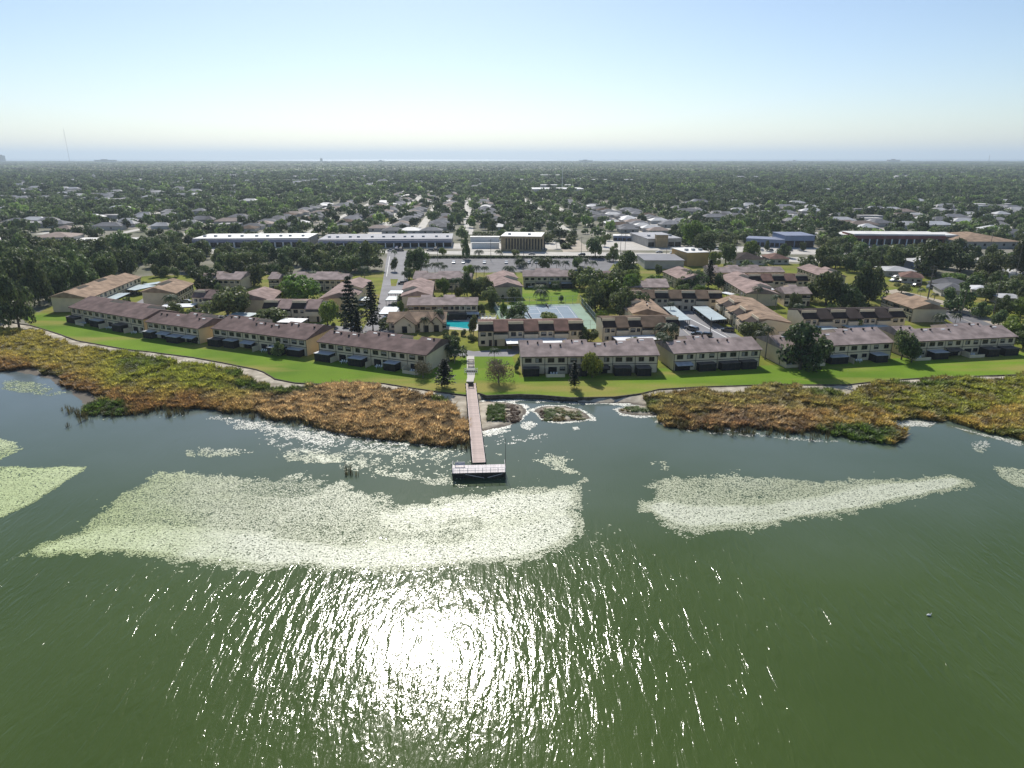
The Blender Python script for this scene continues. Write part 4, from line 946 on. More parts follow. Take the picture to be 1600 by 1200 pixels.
def fence(name, label, pts, hgt, step, m, rails=(0.1, .95), mesh=None):
    P = [Vector(G(*p)) for p in pts]; root = thing(name, label, 'fence', (P[0].x, P[0].y, LAND))
    pm = MB().box(-.05, .05, -.05, .05, 0, hgt).mesh('post', m)
    for a, b in zip(P[:-1], P[1:]):
        Ln = (b - a).length; n = max(1, round(Ln / step)); rz = math.atan2((b - a).y, (b - a).x)
        for i in range(n):
            p = a.lerp(b, i / n) - P[0]; o = link('post', pm, root); o.location = (p.x, p.y, 0)
        for r_ in rails:
            o = MB().box(.05, Ln - .05, -.03, .03, hgt * r_ - .03, hgt * r_ + .03).build('rail', m, root); o.location = (*(a - P[0]), 0); o.rotation_euler = (0, 0, rz)
    return root
fence('pool_fence', 'white railing fence behind the pool loungers', [(706, 495.5), (776, 495.5), (772, 503)], 1.3, 1.5, M['white'], rails=(.08, .5, .95))
lm = MB().box(-.32, .32, -.95, .35, .28, .36).prism_x([(.35, .30), (.95, .75), (.92, .83), (.33, .38)], -.32, .32)
lf = MB()
for a in (-.28, .24):
    for b in (-.9, .3): lf.box(a, a + .05, b, b + .05, 0, .28)
lmm, lfm = lm.mesh('bed', M['white']), lf.mesh('leg_frame', M['white'])
for i, xq in enumerate([709, 714.5, 720, 725.5, 731, 736.5, 742, 748, 754, 760, 766]):
    x, y = G(xq, 497.8); t_ = thing('sun_lounger', 'white sun lounger in the row behind the pool, %s from the left' % ORD[i], 'lounger', (x, y, ZP + .004), R(random.uniform(-12, 12)), 'loungers along the pool fence')
    link('bed', lmm, t_); link('leg_frame', lfm, t_)

M['court_green'] = mat('green_court', (.22, .33, .24), .8, .12, .08, coords='W', detail=8)
M['court_blue'] = mat('blue_court', (.19, .26, .33), .8, .1, .08, coords='W', detail=8)
CG = [(770, 478), (906, 474.5), (938, 514), (790, 517)]
CGw = [Vector(G(*p)) for p in CG]
sheet('tennis_court', CG, Z1 + .002, M['court_green'])
def cq(a, b): return CGw[0].lerp(CGw[1], a).lerp(CGw[3].lerp(CGw[2], a), b)
def crect(a0, a1, b0, b1, m, z, name):
    sheet(name, [tuple(cq(a0, b0)), tuple(cq(a1, b0)), tuple(cq(a1, b1)), tuple(cq(a0, b1))], z, m, world=True)
crect(.10, .86, .06, .72, M['court_blue'], Z2 + .004, 'court_surface')
for (a0, a1, b0, b1) in [(.12, .84, .10, .106), (.12, .84, .66, .668), (.12, .123, .10, .66), (.837, .84, .10, .66), (.26, .70, .19, .196), (.26, .70, .57, .577), (.26, .263, .10, .66), (.697, .70, .10, .66), (.26, .70, .38, .386), (.48, .483, .10, .66)]:
    crect(a0, a1, b0, b1, M['paint'], Z3 + .004, 'court_line')
for i, a in enumerate((.335, .60)):
    A, B = cq(a, .03), cq(a, .64 if i == 0 else .2); d = B - A; rz = math.atan2(d.y, d.x)
    t_ = thing('tennis_net', ['long dark tennis net across the blue court', 'short dark practice net right of the long one'][i], 'net', (A.x, A.y, LAND + .02), rz)
    MB().box(0, d.length, -.02, .02, .1, .95).build('net', M['screen'], t_); MB().box(0, d.length, -.03, .03, .96, 1.03).build('net_band', M['white'], t_)
    for q in (-.1, d.length): MB().box(q, q + .1, -.05, .05, 0, 1.1).build('post', M['trim'], t_)
fence('court_fence', 'tall wire fence with dark posts round the tennis court', [(790, 517), (770, 478), (906, 474.5), (938, 514), (906, 515)], 3.4, 3.2, M['steel'], rails=(.02, .5, .99))
# dark windscreen cloth on the right side fence
A, B = Vector(G(908, 475)), Vector(G(936, 510)); d = B - A
o = MB().box(.2, d.length, -.01, .03, .2, 2.6).build('windscreen_cloth', mat('green_cloth', (.03, .07, .05), .9, .2, .5), None); tag(o, 'dark green screen cloth on the right side of the court fence', 'screen'); o.location = (A.x + .1, A.y, LAND); o.rotation_euler = (0, 0, math.atan2(d.y, d.x))
NAMED += [(*cq(.5, .5), 'the tennis court')]

# ================================================================ PIER
M['plank'] = mat('pink_weathered_plank', (.56, .445, .39), .85, .18, .6, objrand=.14, coords='Object')
M['plank_w'] = mat('bleached_plank', (.74, .68, .66), .8, .2, .8, objrand=.15)
M['dark_timber'] = mat('dark_wet_timber', (.05, .045, .04), .8, .3, 2)
A = Vector(G(735.5, 599, 1.5)); B = Vector(G(748.5, 722.5, 1.5)); d = B - A; Lp = d.length; rz = math.atan2(d.y, d.x)
pier = thing('pier', 'long pinkish plank pier running from lawn to the lake platform', 'pier', (A.x, A.y, 0), rz); NAMED.append((A.x, A.y - 20, 'the pier'))
n = 280; stp = Lp / n; W2 = 1.25
pk = MB().box(0, stp * .93, -W2, W2, 1.44, 1.50).mesh('plank', M['plank'])
for i in range(n):
    o = link('plank', pk, pier); o.location = (i * stp, random.uniform(-.03, .03), random.uniform(-.006, .006))
for s_ in (-1, 1):
    MB().box(0, Lp, s_ * (W2 - .12) - .05, s_ * (W2 - .12) + .05, 1.2, 1.43).build('stringer', M['dark_timber'], pier)
    MB().box(0, Lp, s_ * (W2 + .03) - .03, s_ * (W2 + .03) + .03, 1.46, 1.60).build('edge_board', M['plank_w'], pier)
pp_ = MB().tube([(0, 0, -1.2), (0, 0, 1.7)], .11, 6).mesh('pile', M['dark_timber'])
for i in range(19):
    for s_ in (-1, 1): o = link('pile', pp_, pier); o.location = (i * Lp / 18.5 + .3, s_ * (W2 + .17), 0)
# platform
PL = G(706.5, 739.5, 1.5); PR = G(790, 737.5, 1.5)
PLv, PRv = Vector(PL), Vector(PR); d = PRv - PLv; Lq = d.length; rz = math.atan2(d.y, d.x)
Dp = 3.6
pf = thing('dock_platform', 'bleached T-shaped dock platform with dark underside at the pier end', 'dock', (*PL, 0), rz); NAMED.append((PL[0] + 5, PL[1], 'the dock platform'))
n = 70; pk2 = MB().box(0, Lq / n * .93, 0, Dp, 1.44, 1.50).mesh('plank', M['plank_w'])
for i in range(n): o = link('plank', pk2, pf); o.location = (i * Lq / n, random.uniform(-.03, .03), random.uniform(-.006, .006))
MB().box(0, Lq, -.06, -.01, 1.05, 1.48).build('fascia_board', M['dark_timber'], pf); MB().box(0, Lq, Dp + .01, Dp + .06, 1.05, 1.48).build('fascia_board', M['dark_timber'], pf)
MB().box(.1, Lq - .1, .4, .55, 1.15, 1.43).build('beam', M['dark_timber'], pf); MB().box(.1, Lq - .1, Dp - .5, Dp - .35, 1.15, 1.43).build('beam', M['dark_timber'], pf)
MB().box(.2, Lq - .2, .5, .62, .15, 1.1).build('wave_board', M['dark_timber'], pf)
for i in range(6):
    for b in (.1, Dp - .1):
        o = MB().tube([(i * (Lq - .3) / 5 + .15, b, -1.3), (i * (Lq - .3) / 5 + .15, b, 1.43)], .13, 6).build('pile', M['dark_timber'], pf)
for a0, a1 in ((2.6, 6.2), (6.9, 9.8)):
    MB().tube([(a0, -.12, 1.25 if a0 < 5 else .45), (a1, -.12, .4 if a0 < 5 else 1.2)], .05, 5).build('brace', M['plank_w'], pf)
for i in range(8):
    a = i * Lq / 7; MB().box(min(max(a, .05), Lq - .05) - .05, min(max(a, .05), Lq - .05) + .05, .02, .12, 1.5, 2.45).build('rail_post', M['plank_w'], pf)
MB().box(0, Lq, .02, .14, 2.45, 2.52).build('rail', M['plank_w'], pf); MB().box(0, Lq, .05, .09, 1.95, 2.02).build('rail', M['plank_w'], pf)
for s_, nm in ((0.05, 0), (Lq - .1, 1)): MB().box(s_, s_ + .06, .1, Dp, 2.45, 2.52).build('rail', M['plank_w'], pf)
def bench(name, label, cat, x, y, z, rz, m, w_=1.8, back=True):
    t_ = thing(name, label, cat, (x, y, z), rz)
    MB().box(-w_ / 2, w_ / 2, -.25, .25, .42, .48).build('seat', m, t_)
    if back: MB().box(-w_ / 2, w_ / 2, .25, .31, .5, .9).build('backrest', m, t_)
    for a in (-w_ / 2 + .1, w_ / 2 - .2): MB().box(a, a + .1, -.22, .3, 0, .42).build('leg', m, t_)
bench('bench', 'weathered bench on the left back corner of the dock platform', 'bench', PL[0] + 1.3, PL[1] + Dp - .6, 1.507, rz, M['plank_w'], 2.0)
bench('bench', 'small dark bench at the landward end of the pier planks', 'bench', A.x + .1, A.y - 1.6, 1.507, R(180), M['dark_timber'], 1.5)
bench('bench', 'second small dark bench just lakeward of the first on the pier', 'bench', A.x + .3, A.y - 3.6, 1.507, R(0), M['dark_timber'], 1.5)
# slender poles by the dock
for (px, py, hh, lab) in [(790, 738, 7.6, 'slender tall dark pole at the right corner of the dock platform'), (706.5, 739, 2.2, 'short mooring post at the left corner of the dock platform')]:
    x, y = G(px, py, 0); o = MB().tube([(0, 0, -1.2), (0, 0, hh * .5), (.03, 0, hh)], [.07, .05, .035], 6).build('dock_pole', M['dark_timber']); o.location = (x, y - .35, 0); tag(o, lab, 'pole')
# path end: ramp, picnic tables, white gate
x, y = G(735, 594)
o = MB().prism_x([(-2.2, .05), (5, .0), (5, .05), (-2.2, .32), ], -1.0, 1.0).build('ramp', M['concrete'], None); o.location = (x, y, LAND); tag(o, 'pale concrete ramp between lawn and pier planks', 'ramp')
def picnic(x, y, z, rz, lab):
    t_ = thing('picnic_table', lab, 'picnic table', (x, y, z), rz); m = M['trim']
    MB().box(-.95, .95, -.4, .4, .72, .78).build('table_top', m, t_)
    for s_ in (-1, 1): MB().box(-.95, .95, s_ * .75 - .14, s_ * .75 + .14, .42, .47).build('bench_seat', m, t_)
    for a in (-.7, .62):
        MB().add([(a, -.8, 0), (a, -.68, 0), (a, .2, .72), (a, .08, .72), (a + .08, -.8, 0), (a + .08, -.68, 0), (a + .08, .2, .72), (a + .08, .08, .72)], [(0, 1, 2, 3), (7, 6, 5, 4), (0, 4, 5, 1), (1, 5, 6, 2), (2, 6, 7, 3), (3, 7, 4, 0)]).build('leg', m, t_)
        MB().add([(a, .8, 0), (a, .68, 0), (a, -.2, .72), (a, -.08, .72), (a + .08, .8, 0), (a + .08, .68, 0), (a + .08, -.2, .72), (a + .08, -.08, .72)], [(3, 2, 1, 0), (4, 5, 6, 7), (1, 5, 4, 0), (2, 6, 5, 1), (3, 7, 6, 2), (0, 4, 7, 3)]).build('leg', m, t_)
x, y = G(736, 566); picnic(x, y, Z2 + .004, 0, 'dark picnic table on the pier path, farther from the lake')
x, y = G(736, 573); picnic(x, y, Z2 + .004, 0, 'dark picnic table on the pier path, nearer the lake')
x, y = G(736, 583)
t_ = thing('white_gate', 'white railing gate with bright posts across the pier path', 'gate', (x, y, LAND))
for i in range(7): MB().box(-1.9 + i * .62, -1.78 + i * .62, -.06, .06, 0, 1.5).build('post', M['white'], t_)
for z_ in (.3, .85, 1.4): MB().box(-1.9, 1.95, -.13, -.07, z_ - .06, z_ + .06).build('rail', M['white'], t_)
o = MB().box(-1.6, 1.6, -.35, .35, 0, .55).build('planter_box', M['trim'], None); o.location = (x, y + 1.2, Z2 + .004); tag(o, 'dark planter box behind the white gate', 'planter')

# ================================================================ POLES AND MASTS
def pole(px, py, hgt, label, arms=1, m='trunkgrey'):
    x, y = G(px, py); t_ = thing('utility_pole', label, 'pole', (x, y, LAND), R(random.uniform(-20, 20)), 'wooden utility poles')
    MB().tube([(0, 0, -.5), (0, 0, hgt)], [.17, .11], 6).build('pole', M[m], t_)
    for k in range(arms): MB().box(-1.3, 1.3, -.07, .07, hgt - .8 - k, hgt - .66 - k).build('crossarm', M[m], t_)
    return x, y
PO = [(767, 408, 13, 1, 'tall wooden pole before the walled yard'), (818, 404, 13, 1, 'wooden pole in front of the tan office'), (908, 406, 14, 1, 'wooden pole at the mouth of the side avenue'), (969, 402, 15, 2, 'left of twin poles with crossarms by the boulevard'), (976, 402, 15, 2, 'right of twin poles with crossarms by the boulevard'),
      (1041, 404, 13, 0, 'thin pole below the square tan block'), (1126, 396, 12, 1, 'pole left of the blue shop row'), (418, 398, 10, 1, 'pole with white lamp head before the left strip'), (487, 395, 10, 0, 'thin pole between the two shopping strips'), (684, 408, 12, 0, 'thin pole beside the tree row of the car park'),
      (1448, 478, 17, 2, 'wooden pole with transformer right of the tan-roofed row'), (1443, 498, 17, 1, 'nearest wooden pole beside the cream gable on the right'), (1549, 503, 20, 1, 'tall pole at the end of the side street'), (1500, 502, 12, 0, 'street lamp pole on the side street verge'), (1585, 440, 18, 0, 'slender grey pole by the right edge'),
      (970, 428, 10, 0, 'lamp pole below the dark round tree'), (1109, 527, 7, 0, 'lamp pole in the middle of the parking court'), (1373, 425, 12, 1, 'pole among the right hand tree belt'), (1378, 398, 12, 2, 'pole before the red strip car park'), (1546, 391, 14, 2, 'dark double-crossarm pole before the tan hip-roofed hall')]
for a in PO: pole(a[0], a[1], a[2], a[4], a[3])
# wires
for (a, b, h0, h1, lab) in [((1443, 498), (1549, 503), 16.2, 19, 'sagging utility wires between the two tall right-hand poles'), ((969, 402), (1126, 396), 14, 11, 'sagging utility wires along the boulevard right of the twin poles'), ((818, 404), (908, 406), 12, 13, 'sagging utility wires between office pole and avenue pole')]:
    A, B = Vector((*G(*a), LAND + h0)), Vector((*G(*b), LAND + h1)); mb = MB()
    for off in (-1.1, 0, 1.1):
        mb.tube([A.lerp(B, t / 10) + Vector((0, off, -1.6 * 4 * (t / 10) * (1 - t / 10))) for t in range(11)], .02, 4)
    tag(mb.build('power_lines', M['screen']), lab, 'wires')
# radio mast, far left; white mast in the middle; small mast right
def mast(px, ybase, ytop, label, wid, m, guy=False):
    x, y = G(px, ybase); D = math.hypot(x, y)
    zz = y * _cp  # height from the top pixel
    b = (600 - ytop) / FPX; el = (-_sp + b * _cp) / (_cp + b * _sp); top = CAM_H + el * y
    t_ = thing('radio_mast', label, 'mast', (x, y, LAND))
    f = MB(); 
    for k in range(3): 
        an = k * 2.094; f.tube([(math.cos(an) * wid, math.sin(an) * wid, -1), (math.cos(an) * wid * .6, math.sin(an) * wid * .6, top)], wid * .22, 5)
    n = 24
    for i in range(n):
        z0, z1 = i * top / n, (i + 1) * top / n
        for k in range(3):
            a0, a1 = k * 2.094, (k + 1) * 2.094; f.tube([(math.cos(a0) * wid * .9, math.sin(a0) * wid * .9, z0), (math.cos(a1) * wid * .9, math.sin(a1) * wid * .9, z1)], wid * .12, 4)
    f.build('lattice', M[m], t_)
    MB().tube([(0, 0, top), (0, 0, top * 1.04)], wid * .2, 5).build('antenna', M[m], t_)
    if guy:
        for k in range(3):
            an = k * 2.094 + .4; MB().tube([(0, 0, top * .9), (math.cos(an) * top * .5, math.sin(an) * top * .5, 0)], .12, 4).build('guy_wire', M['steel'], t_)
mast(110, 258, 202, 'very tall thin red and grey radio mast at the left horizon', 1.3, 'trunkgrey', True)
mast(878, 301, 256, 'slender white mast standing by the white school roofs', .55, 'white')
mast(1544, 256, 243, 'short lattice mast on the horizon at the far right', 2.0, 'trunkgrey')
# small bird on the water
t_ = thing('water_bird', 'tiny white bird floating alone on the open green water', 'bird', (*G(1451, 962, 0), 0))
bv = MB()
bv.tube([(-.32, 0, .08), (-.2, 0, .12), (0, 0, .14), (.2, 0, .12), (.33, 0, .17)], [.02, .1, .15, .11, .02], 8); bv.tube([(.22, 0, .15), (.3, 0, .32), (.34, 0, .42)], [.06, .04, .05], 6); bv.build('body', M['white'], t_)
MB().tube([(.36, 0, .42), (.47, 0, .40)], [.025, .006], 5).build('beak', M['roof_tan'], t_)
# ================================================================ TREES
def blades(c, nrm, sz, asp, rg, sides=4):
    """flat leaf clumps at c (n,3) facing roughly nrm (n,3)"""
    n = len(c); nrm = nrm / (np.linalg.norm(nrm, axis=1, keepdims=True) + 1e-9)
    a = np.cross(nrm, rg.normal(size=(n, 3))); a /= (np.linalg.norm(a, axis=1, keepdims=True) + 1e-9); b = np.cross(nrm, a)
    sz = np.asarray(sz)[:, None]
    k = rg.uniform(.6, 1.2, (n, 4, 1))
    v = np.stack([c + a * sz * k[:, 0], c + b * sz * asp * k[:, 1], c - a * sz * k[:, 2], c - b * sz * asp * k[:, 3]], 1)
    v[:, 0] += nrm * sz * .25
    return v.reshape(-1, 3), np.arange(n * 4).reshape(-1, 4)
def crown_mesh(name, m, seed, n=1300, lobes=11, flat=.8, leaf=.085, spread=.62, lob=.42, low=.0):
    """crown of unit radius, centred on z = 0.5; many clumps on irregular lobes"""
    rg = np.random.default_rng(seed)
    L = []
    for i in range(lobes):
        an = rg.uniform(0, 6.283); rr = spread * math.sqrt(rg.uniform(0, 1)); zz = rg.uniform(.15 + low, 1.05) * flat
        L.append((rr * math.cos(an), rr * math.sin(an), zz * (1 - .35 * rr), lob * rg.uniform(.65, 1.15)))
    L = np.array(L); pk = rg.integers(0, lobes, n)
    d = rg.normal(size=(n, 3)); d[:, 2] += .25; d /= np.linalg.norm(d, axis=1, keepdims=True)
    r = L[pk, 3] * rg.uniform(.35, 1.08, n) ** .5
    c = L[pk, :3] + d * r[:, None] * np.array([1, 1, .75])
    v, f = blades(c, d + rg.normal(size=(n, 3)) * .55, leaf * rg.uniform(.6, 1.35, n), .75, rg)
    return npmesh(name, v, f, m)
def trunk_mesh(name, m, seed, hgt=1.0, r=.06, limbs=5):
    rd = random.Random(seed); b = MB(); b.tube([(0, 0, -.05), (rd.uniform(-.03, .03), 0, hgt * .5), (rd.uniform(-.05, .05), rd.uniform(-.05, .05), hgt)], [r * 1.25, r * .9, r * .6], 7)
    for i in range(limbs):
        an = i * 6.283 / limbs + rd.uniform(-.5, .5); z0 = hgt * rd.uniform(.55, .95); L_ = rd.uniform(.35, .6)
        b.tube([(0, 0, z0), (math.cos(an) * L_ * .5, math.sin(an) * L_ * .5, z0 + L_ * .45), (math.cos(an) * L_, math.sin(an) * L_, z0 + L_ * .7)], [r * .55, r * .38, r * .15], 5)
    return b.mesh(name, m)
CROWN = {}
for k, mm, q in [('oak', 'leaf', 6), ('dark', 'leaf_dark', 5), ('bright', 'leaf_bright', 4), ('yellow', 'leaf_yellow', 2)]:
    CROWN[k] = [crown_mesh('crown', M[mm], 100 + i + len(k) * 13, n=2600, lobes=15, leaf=.062, lob=.36, flat=.8 + .1 * (i % 3)) for i in range(q)]
CROWN['bare'] = [crown_mesh('crown', M['leaf_bare'], 7, n=2800, lobes=18, leaf=.032, lob=.42, low=-.1)]
TRUNK = [trunk_mesh('trunk', M['bark'], i) for i in range(4)]
def bare_trunk():
    b = MB(); rd = random.Random(4)
    def go(p, d, L_, r, k):
        q = p + d * L_; b.tube([p, (p + q) / 2 + Vector((rd.uniform(-.03, .03), 0, 0)), q], [r, r * .8, r * .62], 5)
        if k: 
            for i in range(3): go(q, (d + Vector((rd.uniform(-.75, .75), rd.uniform(-.75, .75), rd.uniform(-.1, .3)))).normalized(), L_ * .72, r * .58, k - 1)
    go(Vector((0, 0, 0)), Vector((0, 0, 1)), .32, .035, 4)
    return b.mesh('trunk', M['bark_pale'])
BARET = bare_trunk()
def palm_crown(seed, n=18):
    rd = random.Random(seed); vs = []; fs = []
    for i in range(n):
        an = i * 6.283 / n + rd.uniform(-.15, .15); up = rd.uniform(-.25, .95); L_ = rd.uniform(.85, 1.1); pts = []
        for t in range(6):
            s = t / 5; pts.append(Vector((math.cos(an) * L_ * s * (1 - .15 * s), math.sin(an) * L_ * s * (1 - .15 * s), up * s * .8 - s * s * (.75 + .3 * up))))
        side = Vector((-math.sin(an), math.cos(an), 0))
        for t in range(5):
            for q in range(2):
                p = pts[t].lerp(pts[t + 1], q / 2); dr = (pts[t + 1] - pts[t]).normalized(); ln = .24 * math.sin(math.pi * (t + q / 2 + .7) / 6.2)
                for s_ in (-1, 1):
                    o = len(vs); tip = p + side * s_ * ln + dr * ln * .5 + Vector((0, 0, -ln * .55))
                    vs += [p, p + dr * .085, tip]; fs.append((o, o + 1, o + 2))
            o = len(vs); vs += [pts[t] - side * .012, pts[t] + side * .012, pts[t + 1] + side * .012, pts[t + 1] - side * .012]; fs.append((o, o + 1, o + 2, o + 3))
    b = MB(); b.add(vs, fs); return b.mesh('fronds', M['palm_leaf'])
PALMC = [palm_crown(i, 20) for i in range(4)]
PALMT = [MB().tube([(0, 0, -.05), (.02, 0, .3), (.045, .01, .7), (.05, 0, 1)], [.028, .02, .017, .016], 7).mesh('trunk', M['bark_pale']) for i in range(1)]
def conifer(seed, tiers=17, m='leaf_pine', narrow=.28, full=1.0):
    rg = np.random.default_rng(seed); cs = []; ns = []; sz = []
    for t in range(tiers):
        z = .12 + .86 * t / tiers; rad = narrow * (1 - (t / tiers) ** 1.5 * .85) * rg.uniform(.75, 1.15)
        nb = 7
        for b_ in range(nb):
            an = b_ * 6.283 / nb + rg.uniform(-.3, .3); L_ = rad * rg.uniform(.6, 1.1)
            for s in np.linspace(.15, 1, 7):
                for q in range(3):
                    cs.append((math.cos(an) * L_ * s + rg.normal() * .012, math.sin(an) * L_ * s + rg.normal() * .012, z + .03 * s - .03 * s * s + rg.normal() * .006)); ns.append((rg.normal() * .5, rg.normal() * .5, 1)); sz.append(.030 * rg.uniform(.6, 1.3) * full)
    v, f = blades(np.array(cs), np.array(ns), np.array(sz), .6, rg)
    return npmesh('crown', v, f, M[m])
CONC = [conifer(1, 19), conifer(2, 17, narrow=.25), conifer(3, 13, narrow=.33, full=1.3)]
CONT = MB().tube([(0, 0, -.03), (0, 0, .97)], [.014, .003], 6).mesh('trunk', M['bark'])

TREES = []   # (kind, x, y, label parts) -> labelled at the end
def tree(kind, px, py, hpx, wpx, world=None, label=None, where=None):
    if world: x, y = world; H, W = hpx, wpx
    else:
        x, y = G(px, py); f = y * _cp + (CAM_H - LAND) * _sp; ppm = FPX / f; H = hpx / ppm / .96; W = wpx / ppm
    names = dict(oak='broadleaf_tree', dark='dark_tree', bright='bright_tree', yellow='yellow_green_tree', bare='bare_tree', palm='palm_tree', pine='conifer_tree', bush='round_bush')
    t_ = thing(names[kind], None, {'palm': 'palm', 'pine': 'conifer', 'bush': 'bush'}.get(kind, 'tree'), (x, y, LAND), random.uniform(0, 6.28))
    if kind == 'palm':
        o = link('trunk', PALMT[0], t_); hh = max(H - W * .25, H * .5); o.scale = (hh * 1.0, hh * 1.0, hh)
        c = link('fronds', random.choice(PALMC), t_); c.scale = (W / 2 * 1.15,) * 3; c.location = (.05 * hh, 0, hh)
    elif kind == 'pine':
        s_ = H; o = link('trunk', CONT, t_); o.scale = (s_,) * 3
        c = link('crown', random.choice(CONC), t_); q = W / .6 / H / .9; c.scale = (s_ * q * 1.0, s_ * q, s_)
    elif kind == 'bush':
        c = link('crown', random.choice(CROWN['oak']), t_); c.scale = (W / 2, W / 2, H * .85); c.location = (0, 0, -.05)
    else:
        cb = H * (.13 if kind != 'bare' else .1); ch = (H - cb)
        if kind == 'bare': o = link('trunk', BARET, t_); o.scale = (H * .95,) * 3
        else: o = link('trunk', random.choice(TRUNK), t_); o.scale = (W * .42, W * .42, cb + ch * .35)
        c = link('crown', random.choice(CROWN[kind]), t_); c.scale = (W / 2 / .93, W / 2 / .93, ch / 1.12); c.location = (0, 0, cb)
    TREES.append([kind, x, y, H, W, t_, label, where]); return t_
